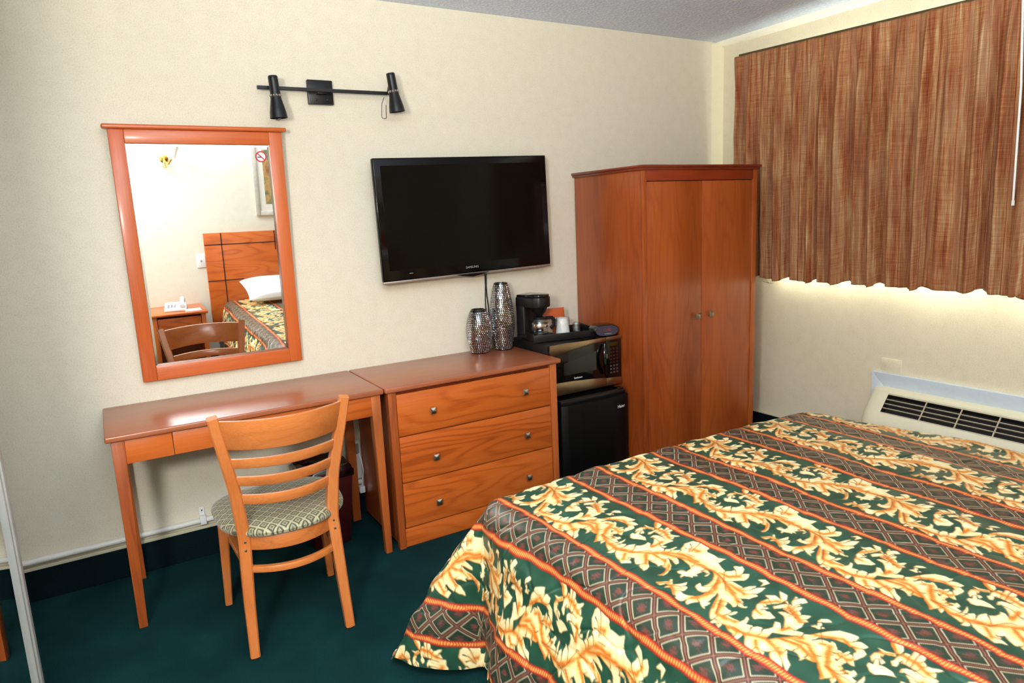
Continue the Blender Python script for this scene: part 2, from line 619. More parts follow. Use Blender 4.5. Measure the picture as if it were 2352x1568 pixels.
def text_obj(name, s, size, mat, parent, mw, extrude=0.0006, font_scale_x=1.0):
    cu = bpy.data.curves.new('_txt', 'FONT')
    cu.body = s
    cu.size = size
    cu.extrude = extrude
    cu.align_x = 'CENTER'
    cu.align_y = 'CENTER'
    t = bpy.data.objects.new('_txt', cu)
    C.objects.link(t)
    bpy.context.view_layer.update()
    me = bpy.data.meshes.new_from_object(t)
    bpy.data.objects.remove(t)
    bpy.data.curves.remove(cu)
    me.name = name
    me.transform(mw @ Matrix.Diagonal((font_scale_x, 1, 1, 1)))
    off = OFF.get(parent.name, Vector((0, 0, 0)))
    me.transform(Matrix.Translation(-off))
    me.materials.clear()
    me.materials.append(mat)
    o = bpy.data.objects.new(name, me)
    C.objects.link(o)
    o.parent = parent
    OFF[o.name] = off
    return o


FRONT = Matrix.Rotation(math.pi / 2, 4, 'X')   # text plane facing -y
# ------------------------------------------------------------------ room shell
W, H, YB, XL = 4.181, 2.496, -3.5, -0.75


def struct(name, mb, mat, parent=None, smooth=False):
    o = mb.build(name, mat, parent, smooth=smooth)
    if parent is None:
        o['kind'] = 'structure'
    return o


T = 0.12
struct('floor', MB().box(XL - T, W + T, YB - T, T, -0.08, 0.0), M['carpet'])
struct('ceiling', MB().box(XL - T, W + T, YB - T, T, H, H + 0.1), M['ceiling'])
struct('wall_back', MB().box(XL - T, W + T, 0, T, 0, H), M['wall'])
struct('wall_front', MB().box(XL - T, W + T, YB - T, YB, 0, H), M['wall'])
struct('wall_left', MB().box(XL - T, XL, YB, 0, 0, H), M['wall'])
WY0, WY1, WZ0, WZ1 = -2.95, -0.42, 1.10, 2.26
wr = MB()
wr.box(W, W + T, YB, 0, 0, WZ0)
wr.box(W, W + T, YB, 0, WZ1, H)
wr.box(W, W + T, YB, WY0, WZ0, WZ1)
wr.box(W, W + T, WY1, 0, WZ0, WZ1)
struct('wall_right', wr, M['wall_right'])
# window
win = MB()
fx0, fx1 = W + 0.06, W + 0.10
for (a, b_, c, d) in ((WY0, WY1, WZ0, WZ0 + 0.05), (WY0, WY1, WZ1 - 0.05, WZ1), (WY0, WY0 + 0.05, WZ0, WZ1), (WY1 - 0.05, WY1, WZ0, WZ1), ((WY0 + WY1) / 2 - 0.025, (WY0 + WY1) / 2 + 0.025, WZ0, WZ1)):
    win.box(fx0, fx1, a, b_, c, d, 0.004)
wo = struct('window_1', win, M['alu'])
struct('pane', MB().box(W + 0.078, W + 0.082, WY0 + 0.03, WY1 - 0.03, WZ0 + 0.03, WZ1 - 0.03), M['pane'], wo)
struct('window_sill', MB().box(W - 0.001, W + 0.06, WY0 - 0.02, WY1 + 0.02, WZ0 - 0.022, WZ0 + 0.003, 0.003), M['white'], wo)
# cove trim along the window wall, strip in the corner
pts = [(W, H), (W - 0.034, H), (W - 0.032, H - 0.008), (W - 0.022, H - 0.022), (W - 0.008, H - 0.032), (W, H - 0.034)]
struct('trim_1', MB().prism([(p[0], p[1]) for p in pts], 'y', YB, 0.0), M['ceiling_trim'], smooth=True)
struct('trim_2', MB().prism([(W, 0), (W - 0.07, 0), (W, -0.035)], 'z', 0.0, H - 0.01), wall_mat('corner_strip_paint', srgb(222, 214, 178), srgb(228, 220, 186), srgb(232, 224, 192)))
# carpet baseboards with cream cap
for nm, bx, cp in (('baseboard_back', (XL, W, -0.012, 0, 0, 0.136), (XL, W, -0.017, 0, 0.136, 0.150)),
                   ('baseboard_right', (W - 0.012, W, YB, -0.012, 0, 0.136), (W - 0.014, W, YB, -0.012, 0.136, 0.141)),
                   ('baseboard_front', (XL, W, YB, YB + 0.012, 0, 0.136), (XL, W, YB, YB + 0.017, 0.136, 0.150))):
    bo = struct(nm, MB().box(*bx, 0.003), M['baseboard'])
    struct('cap_strip', MB().box(*cp, 0.002), M['base_cap'], bo)

# conduit along the back wall
cp = thing('conduit_pipe', 'thin white pipe running low along the back wall above the dark baseboard', 'pipe', (0.5, -0.018, 0.177))
MB().tube([(XL + 0.02, -0.018, 0.172), (1.60, -0.018, 0.181)], 0.0125, 14).build('pipe', M['pipe'], cp)
for x in (0.855, -0.1):
    c = MB().box(x - 0.013, x + 0.013, -0.034, -0.001, 0.162, 0.200, 0.003)
    c.box(x - 0.012, x + 0.012, -0.006, -0.0005, 0.198, 0.236, 0.002)
    co = c.build('pipe_clamp', M['white'], cp)
    MB().lathe([(0, 0.010), (0.004, 0.009), (0.004, 0.005)], (x, 0, 0.222), 10, 'y').build('screw', M['nickel'], co)

# ------------------------------------------------------------------ mirrored door at the left
E = Vector((0.289, -0.9, 0))
dr_dir = Vector((-0.1435, -0.9896, 0))
dn = Vector((0.9896, -0.1435, 0))
door = bpy.data.objects.new('door_1', None)
C.objects.link(door)
door.location = E
door['kind'] = 'structure'
OFF[door.name] = Vector((0, 0, 0))
rotm = Matrix(((dr_dir.x, dn.x, 0, 0), (dr_dir.y, dn.y, 0, 0), (0, 0, 1, 0), (0, 0, 0, 1)))  # local x along door, y = normal
DW = 0.72
f = MB().box(0, 0.022, -0.032, 0.006, 0.015, 2.03, 0.003)
f.box(0.022, 0.034, -0.028, 0.001, 0.015, 2.03, 0.002)
f.box(DW - 0.03, DW, -0.032, 0.006, 0.015, 2.03, 0.003)
f.box(0.03, DW - 0.03, -0.032, 0.006, 0.015, 0.05, 0.003)
f.box(0.03, DW - 0.03, -0.032, 0.006, 2.0, 2.03, 0.003)
f.xform(rotm).build('door_frame', M['door_metal'], door, world=False)
MB().box(0.03, DW - 0.03, -0.02, -0.008, 0.045, 2.005).xform(rotm).build('mirror_panel', M['mirror'], door, smooth=False, world=False)
struct('wall_closet', MB().box(XL, 0.172, -1.74, -1.64, 0, H), M['wall'])

# ------------------------------------------------------------------ desk
YD = -0.502


def knob(parent, x, y, z, s=0.026):
    k = MB().box(x - 0.006, x + 0.006, y - 0.018, y, z - 0.006, z + 0.006)
    k.frustum((x - s / 2, x + s / 2, 0, 0, 0), (x - s / 2, x + s / 2, 0, 0, 0)) if False else None
    t = bmesh.new()
    h = s / 2
    vs_ = [t.verts.new((x + a * h, y - 0.016, z + b_ * h)) for a, b_ in ((-1, -1), (1, -1), (1, 1), (-1, 1))]
    vs2 = [t.verts.new((x + a * h, y - 0.022, z + b_ * h)) for a, b_ in ((-1, -1), (1, -1), (1, 1), (-1, 1))]
    vs3 = [t.verts.new((x + a * h * 0.35, y - 0.029, z + b_ * h * 0.35)) for a, b_ in ((-1, -1), (1, -1), (1, 1), (-1, 1))]
    t.faces.new(vs_[::-1])
    for A, B_ in ((vs_, vs2), (vs2, vs3)):
        for i in range(4):
            t.faces.new((A[i], A[(i + 1) % 4], B_[(i + 1) % 4], B_[i]))
    t.faces.new(vs3)
    k.merge(t)
    return k.build('knob', M['nickel'], parent)


desk = thing('desk', 'long cherry wood writing desk with tapered legs below the mirror', 'desk', (1.06, -0.25, 0))
d0, d1 = 0.536, 1.583
MB().box(d0, d1, YD, -0.004, 0.737, 0.760, 0.006, 3).build('desktop', M['wood_top'], desk)
MB().box(0.585, 0.752, YD + 0.018, YD + 0.036, 0.645, 0.737, 0.0015).build('front_rail', M['wood_x'], desk)
MB().box(1.345, 1.53, YD + 0.018, YD + 0.036, 0.645, 0.737, 0.0015).build('front_rail', M['wood_x'], desk)
MB().box(0.585, 1.53, -0.052, -0.034, 0.645, 0.737).build('back_rail', M['wood_x'], desk)
for x in (0.562, 1.54):
    MB().box(x, x + 0.018, -0.46, -0.05, 0.645, 0.737).build('side_rail', M['wood_x'], desk)
dd = MB().box(0.754, 1.343, YD + 0.017, YD + 0.036, 0.646, 0.733, 0.0015)
dd.box(0.77, 1.33, YD + 0.036, -0.06, 0.655, 0.727)
dd = dd.build('drawer', M['wood_x'], desk)
knob(dd, 1.05, YD + 0.017, 0.690)
for sx in (0, 1):
    for sy in (0, 1):
        if sx == 0:
            top = (0.553, 0.597)
            bot = (0.553, 0.583)
        else:
            top = (1.528, 1.570)
            bot = (1.541, 1.570)
        if sy == 0:
            ty = (YD + 0.014, YD + 0.058)
            by = (YD + 0.014, YD + 0.044)
        else:
            ty = (-0.078, -0.036)
            by = (-0.070, -0.036)
            bot = (0.555, 0.601) if sx == 0 else (1.526, 1.566)
        MB().frustum((bot[0], bot[1], by[0], by[1], 0.0), (top[0], top[1], ty[0], ty[1], 0.737), 0.002).build('leg', M['wood_leg'], desk)

# ------------------------------------------------------------------ dresser
dr = thing('dresser', 'three-drawer cherry wood dresser standing beside the desk', 'dresser', (2.05, -0.25, 0))
MB().box(1.5885, 2.516, -0.507, -0.004, 0.737, 0.760, 0.006, 3).build('top', M['wood_top'], dr)
b = MB().box(1.612, 1.630, -0.478, -0.02, 0.02, 0.737)
b.box(2.470, 2.488, -0.478, -0.02, 0.02, 0.737)
b.box(1.63, 2.47, -0.035, -0.02, 0.02, 0.737)
b.box(1.63, 2.47, -0.472, -0.036, 0.02, 0.04)
b.build('body', M['wood_ward_z'], dr)
for x0, x1, x2, x3 in ((1.606, 1.636, 1.603, 1.640), (2.462, 2.493, 2.457, 2.495)):
    MB().frustum((x0, x1, -0.494, -0.460, 0.0), (x2, x3, -0.494, -0.455, 0.737), 0.002).build('front_post', M['wood_leg'], dr)
MB().box(1.640, 2.457, -0.478, -0.455, 0.722, 0.737).build('top_rail', M['wood_dark_x'], dr)
MB().box(1.638, 2.459, -0.484, -0.466, 0.0, 0.088, 0.002).build('kick_board', M['wood_x'], dr)
MB().box(1.638, 2.459, -0.466, -0.462, 0.088, 0.722).build('drawer_gap_backing', M['groove'], dr)
for z0, z1, kz in ((0.528, 0.720, 0.625), (0.310, 0.523, 0.404), (0.095, 0.305, 0.186)):
    w_ = MB().box(1.642, 2.455, -0.490, -0.470, z0, z1, 0.0018)
    w_ = w_.build('drawer', M['wood_x'], dr)
    knob(w_, 1.806, -0.490, kz, 0.028)
    knob(w_, 2.300, -0.490, kz, 0.028)

# ------------------------------------------------------------------ wardrobe
wd = thing('wardrobe', 'tall two-door cherry wood wardrobe in the corner by the curtain', 'wardrobe', (3.42, -0.29, 0))
t = MB().box(2.976, 3.874, -0.600, -0.004, 1.680, 1.694, 0.004)
t.box(2.984, 3.866, -0.592, -0.004, 1.668, 1.681, 0.003)
t.build('cornice', M['wood_dark_x'], wd)
b = MB().box(2.995, 3.013, -0.566, -0.01, 0.0, 1.668, 0.001)
b.box(3.837, 3.855, -0.566, -0.01, 0.0, 1.668, 0.001)
b.box(3.013, 3.837, -0.02, -0.01, 0.0, 1.668)
b.box(3.013, 3.837, -0.56, -0.02, 0.06, 0.078)
b.build('carcass', M['wood_ward_z'], wd)
MB().box(3.020, 3.832, -0.558, -0.553, 0.06, 1.64).build('door_gap_backing', M['groove'], wd)
for x0, x1 in ((2.995, 3.024), (3.820, 3.855)):
    MB().box(x0, x1, -0.584, -0.566, 0.0, 1.668, 0.002).build('front_stile', M['wood_ward_z'], wd)
MB().box(3.024, 3.820, -0.584, -0.566, 1.614, 1.668, 0.002).build('top_rail', M['wood_ward_x'], wd)
MB().box(3.024, 3.820, -0.580, -0.562, 0.0, 0.07, 0.002).build('kick_board', M['wood_ward_x'], wd)
for x0, x1, kx in ((3.027, 3.419, 3.378), (3.4225, 3.817, 3.480)):
    d_ = MB().box(x0, x1, -0.579, -0.560, 0.075, 1.611, 0.0018).build('door', M['wood_ward_z'], wd)
    knob(d_, kx, -0.579, 0.886, 0.030)

# ------------------------------------------------------------------ refrigerator
fr = thing('refrigerator', 'small black refrigerator under the microwave next to the wardrobe', 'refrigerator', (2.745, -0.25, 0))
MB().box(2.527, 2.968, -0.435, -0.03, 0.02, 0.515, 0.008, 3).build('cabinet', M['fridge'], fr)
prof = [(2.527, -0.440), (2.527, -0.478), (2.56, -0.493), (2.64, -0.503), (2.745, -0.507), (2.85, -0.503), (2.935, -0.493), (2.968, -0.478), (2.968, -0.440)]
dor = MB().prism(prof, 'z', 0.045, 0.500, 0.004).build('door', M['fridge'], fr)
MB().box(2.534, 2.961, -0.470, -0.436, 0.498, 0.522, 0.006).build('door_cap', M['black_plastic'], dor)
text_obj('logo', 'Haier', 0.024, M['white_text'], dor, Matrix.Translation((2.905, -0.5000, 0.440)) @ Matrix.Rotation(math.radians(5), 4, 'Z') @ FRONT)
MB().box(2.925, 2.958, -0.46, -0.42, 0.513, 0.528, 0.004).build('hinge_cover', M['black_gloss'], fr)
for x in (2.56, 2.93):
    for y in (-0.40, -0.07):
        MB().lathe([(0, 0), (0.018, 0), (0.018, 0.022), (0, 0.022)], (x, y, 0), 12).build('foot', M['black_plastic'], fr)

# ------------------------------------------------------------------ microwave
mw = thing('microwave', 'black and steel microwave oven sitting on the small black refrigerator', 'microwave', (2.745, -0.22, 0.53))
mx0, mx1, my, mz0, mz1 = 2.518, 2.984, -0.410, 0.532, 0.808
MB().box(mx0 + 0.004, mx1 - 0.006, my + 0.03, -0.03, mz0, mz1 - 0.002, 0.004).build('cabinet', M['black_plastic'], mw)
for x in (2.55, 2.95):
    for y in (-0.35, -0.08):
        MB().lathe([(0, 0), (0.013, 0), (0.013, 0.012), (0, 0.012)], (x, y, 0.521), 12).build('foot', M['black_plastic'], mw)
XS = 2.878
dor = MB().box(mx0, XS - 0.001, my, my + 0.030, mz0 + 0.006, mz1, 0.003).build('door', M['black_gloss'], mw)
def arc(pts, z=None):
    return pts
def band(ptsT, ptsB, nm, par):
    MB().prism(ptsT + ptsB[::-1], 'y', my - 0.003, my + 0.002, 0.0008).build(nm, M['steel'], par)
tb = [(mx0, .752), (2.57, .757), (2.64, .766), (2.72, .7765), (2.80, .785), (XS - .001, .789)]
band([(mx0, mz1), (XS - .001, mz1)], tb[0:1] + tb[1:], 'upper_trim_band', dor)
bb = [(mx0, .604), (2.57, .606), (2.66, .603), (2.76, .596), (2.83, .589), (XS - .001, .583)]
band(bb, [(mx0, .5385), (2.66, .5385), (XS - .001, .5385)], 'lower_trim_band', dor)
wp = MB().prism([(2.600, 0.640), (2.600, 0.702), (2.66, 0.716), (2.76, 0.735), (2.812, 0.742), (2.812, 0.640)], 'y', my - 0.0016, my + 0.001).build('door_window', plain('dark_window_mesh', srgb(34, 34, 26), 0.12, noise=0.2, nscale=40, coat=0.3), dor)
hp = []
for i in range(13):
    u = i / 12
    z = 0.605 + 0.170 * u
    hp.append((2.866 - 0.016 * math.sin(math.pi * u) + 0.004 * (1 - u), my - 0.012 - 0.012 * math.sin(math.pi * u), z))
MB().tube(hp, 0.008, up=(0, 1, 0), flat=(0.016, 0.010)).build('handle', M['black_gloss'], dor)
MB().box(2.872, 2.887, my - 0.006, my, 0.692, 0.716, 0.002).build('latch', M['silver'], dor)
text_obj('logo', 'Sunbeam', 0.015, M['white_text'], dor, Matrix.Translation((2.690, my - 0.0008, 0.617)) @ FRONT)
cpn = MB().box(XS + 0.001, mx1, my, my + 0.030, mz0 + 0.006, mz1, 0.003).build('control_panel', M['black_gloss'], mw)
MB().prism([(XS + .001, mz1), (mx1, mz1), (mx1, .7905), (XS + .001, .789)], 'y', my - 0.003, my + 0.002, 0.0008).build('upper_trim_band', M['steel'], cpn)
MB().prism([(XS + .001, .583), (mx1, .575), (mx1, .5385), (XS + .001, .5385)], 'y', my - 0.003, my + 0.002, 0.0008).build('lower_trim_band', M['steel'], cpn)
MB().box(2.905, 2.962, my - 0.001, my + 0.001, 0.755, 0.775).build('display', plain('amber_dim_display', srgb(60, 44, 10), 0.2), cpn)
M['button'] = plain('dark_key', srgb(70, 66, 64), 0.4)
M['button_red'] = plain('dim_red_key', srgb(58, 20, 18), 0.4)
for r_ in range(8):
    for c_ in range(3):
        z = 0.738 - r_ * 0.0185
        x = 2.912 + c_ * 0.0215
        MB().box(x - 0.0065, x + 0.0065, my - 0.0012, my, z - 0.0045, z + 0.0045).build('button', M['button'] if r_ > 4 else M['button_red'], cpn)

# ------------------------------------------------------------------ tray, coffee things, clock
TZ = 0.8085
tr = thing('serving_tray', 'black serving tray with raised rim on top of the microwave', 'tray', (2.710, -0.205, TZ), math.radians(-13), local=True)
tw, td, th = 0.372, 0.235, 0.038
MB().box(-tw / 2, tw / 2, -td / 2, td / 2, 0, 0.005, 0.002).build('tray_base', M['black_gloss'], tr)
for (x0, x1, y0, y1) in ((-tw / 2, tw / 2, -td / 2, -td / 2 + .006), (-tw / 2, tw / 2, td / 2 - .006, td / 2), (-tw / 2, -tw / 2 + .006, -td / 2, td / 2), (tw / 2 - .006, tw / 2, -td / 2, td / 2)):
    MB().box(x0, x1, y0, y1, 0.003, th + (0.008 if x1 - x0 < 0.1 else 0), 0.002).build('rim', M['black_plastic'], tr)

CZ = TZ + 0.0055
cm = thing('coffee_maker', 'small black coffee maker with glass carafe at the tray end', 'coffee maker', (2.585, -0.165, CZ), math.radians(18), local=True)
cm.scale = (0.92, 0.92, 0.97)
b = MB().box(-0.066, 0.066, -0.10, 0.085, 0, 0.026, 0.008, 3)
b.lathe([(0, 0.026), (0.052, 0.026), (0.052, 0.030), (0, 0.030)], (0.004, -0.038, 0), 28)
b.build('base', M['black_plastic'], cm)
MB().box(-0.066, 0.066, 0.020, 0.085, 0.02, 0.236, 0.010, 3).build('water_tower', M['black_plastic'], cm)
hd = MB()
hd.prism([(-0.066, 0.085), (0.066, 0.085), (0.066, -0.05), (0.052, -0.085), (0.02, -0.103), (-0.02, -0.103), (-0.052, -0.085), (-0.066, -0.05)], 'z', 0.175, 0.232, 0.007)
hd.build('brew_head', M['black_plastic'], cm)
lid = MB()
lid.prism([(-0.062, 0.080), (0.062, 0.080), (0.062, -0.05), (0.049, -0.082), (0.02, -0.098), (-0.02, -0.098), (-0.049, -0.082), (-0.062, -0.05)], 'z', 0.230, 0.246, 0.006)
lid.build('lid', M['black_gloss'], cm)
MB().lathe([(0.020, 0.128), (0.040, 0.150), (0.052, 0.178), (0.0, 0.178)], (0.004, -0.038, 0), 28).build('filter_basket', M['black_plastic'], cm)
cf = MB().lathe([(0, 0.031), (0.046, 0.031), (0.052, 0.045), (0.053, 0.070), (0.046, 0.095), (0.034, 0.110), (0.034, 0.116)], (0.004, -0.038, 0), 32).build('carafe', M['clear'], cm)
MB().lathe([(0.0535, 0.066), (0.0545, 0.070), (0.0515, 0.082), (0.0500, 0.082)], (0.004, -0.038, 0), 32).build('chrome_band', M['chrome'], cf)
MB().lathe([(0.036, 0.106), (0.037, 0.118), (0.020, 0.125), (0, 0.126)], (0.004, -0.038, 0), 28).build('carafe_lid', M['black_plastic'], cf)
MB().tube([(0.050, -0.050, 0.108), (0.085, -0.066, 0.106), (0.098, -0.072, 0.090), (0.096, -0.071, 0.060), (0.078, -0.062, 0.046)], 0.008, flat=(0.014, 0.020)).build('carafe_handle', M['black_plastic'], cf)
MB().lathe([(0, 0.012), (0.012, 0.010), (0.014, 0.0)], (0.03, -0.10, 0.013), 16, 'y').build('switch', M['black_gloss'], cm)


def cup(name, loc, rz, label, cat, group=None):
    t_ = thing(name, label, cat, loc, rz, group, local=True)
    prof = [(0, 0.088), (0.030, 0.088), (0.0315, 0.086), (0.0335, 0.070), (0.041, 0.006), (0.043, 0.003), (0.043, 0.0), (0.040, 0.0), (0.039, 0.006), (0.031, 0.080), (0, 0.082)]
    MB().lathe([(r * 0.93, h * 1.05) for r, h in prof], (0, 0, 0), 30).build('paper_cup', M['white_paper'], t_)
    w_ = MB()
    rnd = random.Random(5)
    n = 26
    rings = []
    for j in range(9):
        h = j / 8
        rings.append([])
        for k in range(n):
            a_ = 2 * math.pi * k / n
            r = (0.045 - 0.010 * h) * 1.0 + 0.0022 * math.sin(5 * a_ + h * 6) + rnd.uniform(-.0012, .0012) + (0.010 * max(0, math.cos(a_ - 0.5)) * (1 - h))
            rings[-1].append(w_.bm.verts.new((r * math.cos(a_), r * math.sin(a_), 0.0005 + 0.097 * h)))
    for j in range(8):
        for k in range(n):
            w_.bm.faces.new((rings[j][k], rings[j][(k + 1) % n], rings[j + 1][(k + 1) % n], rings[j + 1][k]))
    w_.build('plastic_wrap', M['clear'], t_)
    return t_


cup('disposable_cup', (2.752, -0.195, CZ), 0.3, 'plastic-wrapped white disposable cup upside down on the tray', 'cup')

gl = thing('drinking_glass', 'small rounded clear glass at the right end of the tray', 'glass', (2.838, -0.205, CZ), local=True)
gp = [(0, 0.0), (0.016, 0.0), (0.022, 0.010), (0.025, 0.030), (0.022, 0.050), (0.018, 0.058), (0.0165, 0.058), (0.020, 0.048), (0.0225, 0.030), (0.019, 0.012), (0, 0.008)]
MB().lathe(gp, (0, 0, 0), 12).build('glass_body', M['clear'], gl, smooth=False)


def packet(name, loc, rz, w_, h_, mat1, mat2, label, lean=0.16):
    t_ = thing(name, label, 'packet', loc, 0, local=True, rot=(-lean, 0, rz))
    b_ = MB()
    nx, nz = 10, 12
    fr_, bk = [], []
    for j in range(nz + 1):
        fr_.append([])
        bk.append([])
        for i in range(nx + 1):
            u, v = i / nx, j / nz
            th_ = 0.011 * (math.sin(math.pi * u) ** 0.6) * (math.sin(math.pi * v) ** 0.6) + 0.0004
            x, z = (u - .5) * w_, v * h_
            fr_[-1].append(b_.bm.verts.new((x, -th_, z)))
            bk[-1].append(b_.bm.verts.new((x, th_, z)))
    for j in range(nz):
        for i in range(nx):
            b_.bm.faces.new((fr_[j][i], fr_[j][i + 1], fr_[j + 1][i + 1], fr_[j + 1][i]))
            b_.bm.faces.new((bk[j][i + 1], bk[j][i], bk[j + 1][i], bk[j + 1][i + 1]))
    b_.build('foil_pouch', mat1, t_)
    if mat2:
        q = MB()
        q.box(-w_ * 0.42, w_ * 0.42, -0.0130, -0.0118, h_ * 0.30, h_ * 0.62)
        q.build('printed_panel', mat2, t_)
    return t_


def print_mat():
    m, nt, b_ = new_mat('black_white_print')
    n = N(nt, 'ShaderNodeTexNoise', Scale=140.0, Detail=2.0)
    nt.links.new(coords(nt), n.inputs['Vector'])
    nt.links.new(ramp(nt, n.outputs['Fac'], [(0.46, srgb(30, 24, 22)), (0.5, srgb(226, 214, 200))]), b_.inputs['Base Color'])
    b_.inputs['Roughness'].default_value = 0.5
    return m


packet('coffee_packet', (2.745, -0.128, CZ), math.radians(-12), 0.135, 0.140, M['orange_paper'], print_mat(), 'orange coffee packet with black and white print standing behind the cup')
packet('condiment_packet', (2.680, -0.158, CZ), math.radians(-8), 0.055, 0.085, plain('grey_brown_sachet', srgb(176, 150, 128), 0.5), None, 'small pale sachet between the coffee maker and the wrapped cup')

ck = thing('alarm_clock', 'small rounded black alarm clock at the wardrobe end of the microwave', 'alarm clock', (2.910, -0.355, TZ), math.radians(-14), local=True)
body = MB()
prof = []
for k in range(24):
    a_ = 2 * math.pi * k / 24
    prof.append((0.072 * math.copysign(abs(math.cos(a_)) ** 0.75, math.cos(a_)), 0.032 + 0.0315 * math.copysign(abs(math.sin(a_)) ** 0.8, math.sin(a_))))
body.prism(prof, 'y', -0.045, 0.045, 0.008)
body.build('case', M['black_gloss'], ck)
fc = MB().prism([(x * 0.90, 0.032 + (z - 0.032) * 0.86) for x, z in prof], 'y', -0.048, -0.044).build('display_face', M['clock_face'], ck)
text_obj('time_digits', '12:00', 0.022, plain('dim_red_digits', srgb(150, 30, 50), 0.4), fc, Matrix.Translation((0, -0.0482, 0.036)) @ FRONT)
MB().box(-0.016, 0.024, -0.0486, -0.0478, 0.0140, 0.0165).build('face_print', M['grey_text'], fc)


# ------------------------------------------------------------------ studded vases
def vase(name, c, H_, prof, label):
    t_ = thing(name, label, 'vase', c, group=None, local=True)
    full = [(0, 0)] + prof + [(prof[-1][0] - 0.004, H_), (prof[-1][0] - 0.006, H_ - 0.02), (prof[0][0] * .7, 0.012), (0, 0.012)]
    MB().lathe(full, (0, 0, 0), 40).build('vase_body', M['black_gloss'], t_)
    hs = [p[1] for p in prof]
    rs = [p[0] for p in prof]
    st = MB()
    _rv = random.Random(11)
    sp = 0.0108
    z = 0.008
    row = 0
    while z < H_ - 0.008:
        r = float(np.interp(z, hs, rs))
        r2 = float(np.interp(z + 0.002, hs, rs))
        sl = (r2 - r) / 0.002
        n = max(8, int(round(2 * math.pi * r / sp)))
        for k in range(n):
            a_ = 2 * math.pi * (k + 0.5 * (row % 2)) / n
            er = Vector((math.cos(a_), math.sin(a_), 0))
            et = Vector((-math.sin(a_), math.cos(a_), 0))
            up = (Vector((0, 0, 1)) + er * sl).normalized()
            nn = et.cross(up).normalized()
            nn = (nn + et * _rv.uniform(-.10, .10) + up * _rv.uniform(-.10, .10)).normalized()
            et = up.cross(nn).normalized()
            up = nn.cross(et).normalized()
            ctr = er * (r + 0.0004) + Vector((0, 0, z))
            rr = 0.0043
            v_ = []
            for q in range(7):
                b_ = 2 * math.pi * q / 7
                v_.append(st.bm.verts.new(ctr + (et * math.cos(b_) + up * math.sin(b_)) * rr))
            w2 = [st.bm.verts.new(ctr + (et * math.cos(2 * math.pi * q / 7) + up * math.sin(2 * math.pi * q / 7)) * rr * 0.82 + nn * 0.0010) for q in range(7)]
            for q in range(7):
                st.bm.faces.new((v_[q], v_[(q + 1) % 7], w2[(q + 1) % 7], w2[q]))
            st.bm.faces.new(w2)
        z += sp * 0.88
        row += 1
    st.build('mirror_studs', M['chrome'], t_, recalc=False, kind='stuff', smooth=False)
    return t_


def smooth_prof(keys, n=28):
    zs = [k[1] for k in keys]
    rs = [k[0] for k in keys]
    z = np.linspace(zs[0], zs[-1], n)
    # catmull style smoothing
    r = np.interp(z, zs, rs)
    for _ in range(3):
        r[1:-1] = (r[:-2] + 2 * r[1:-1] + r[2:]) / 4
    return [(float(a_), float(b_)) for a_, b_ in zip(r, z)]


vase('studded_vase', (2.290, -0.078, 0.7605), 0.234, smooth_prof([(0.048, 0), (0.056, 0.03), (0.068, 0.085), (0.070, 0.12), (0.064, 0.17), (0.048, 0.215), (0.037, 0.234)]), 'short dark vase covered in round mirror studs on the dresser')
vase('studded_vase', (2.432, -0.084, 0.7605), 0.362, smooth_prof([(0.046, 0), (0.052, 0.03), (0.063, 0.10), (0.069, 0.155), (0.064, 0.22), (0.052, 0.30), (0.042, 0.345), (0.037, 0.362)]), 'tall dark vase covered in round mirror studs on the dresser')

# ------------------------------------------------------------------ television
tv = thing('television', 'black flat screen television hung on the wall above the dresser', 'television', (2.263, -0.03, 1.483), local=True, rot=(0, math.radians(-1.1), 0))
tw, th = 0.984, 0.588
MB().box(-0.25, 0.25, -0.004, 0.028, -0.15, 0.15, 0.004).build('wall_bracket', M['black'], tv)
MB().box(-tw / 2 + 0.02, tw / 2 - 0.02, -0.038, -0.002, -th / 2 + 0.03, th / 2 - 0.02, 0.012).build('back_shell', M['black_plastic'], tv)
bz = MB().box(-tw / 2, tw / 2, -0.056, -0.026, -th / 2, th / 2, 0.006, 3).build('bezel', M['tv_bezel'], tv)
MB().box(-tw / 2 + 0.036, tw / 2 - 0.036, -0.0566, -0.0545, -th / 2 + 0.052, th / 2 - 0.036).build('screen', M['screen'], bz)
text_obj('logo', 'SAMSUNG', 0.0165, M['grey_text'], bz, Matrix.Translation((-0.002, -0.0563, -th / 2 + 0.030)) @ FRONT)
MB().box(-tw / 2, tw / 2, -0.054, -0.030, -th / 2 - 0.012, -th / 2 + 0.001, 0.003).build('silver_strip', M['silver'], tv)
lp = [(-0.10, -th / 2 - 0.002), (-0.06, -th / 2 - 0.013), (0, -th / 2 - 0.020), (0.06, -th / 2 - 0.013), (0.10, -th / 2 - 0.002)]
MB().prism(lp, 'y', -0.058, -0.030, 0.002).build('lip', M['black_gloss'], tv)
MB().box(-0.355, -0.335, -0.0565, -0.055, -th / 2 + 0.030, -th / 2 + 0.033).build('indicator', M['grey_text'], bz)

cb = MB()
for dx, ph in ((-0.005, 0.0), (0.006, 2.0)):
    cb.tube([(2.383 + dx + 0.004 * math.sin(ph + k * 1.2) + 0.006 * (k / 12), -0.006, 1.21 - 0.65 * k / 12) for k in range(13)], 0.0032, 8)
tag(rot_origin(cb.build('television_cable', M['black_plastic'], None), (2.386, -0.006, 1.0)), 'thin black cables hanging down the wall from the television', 'cable')

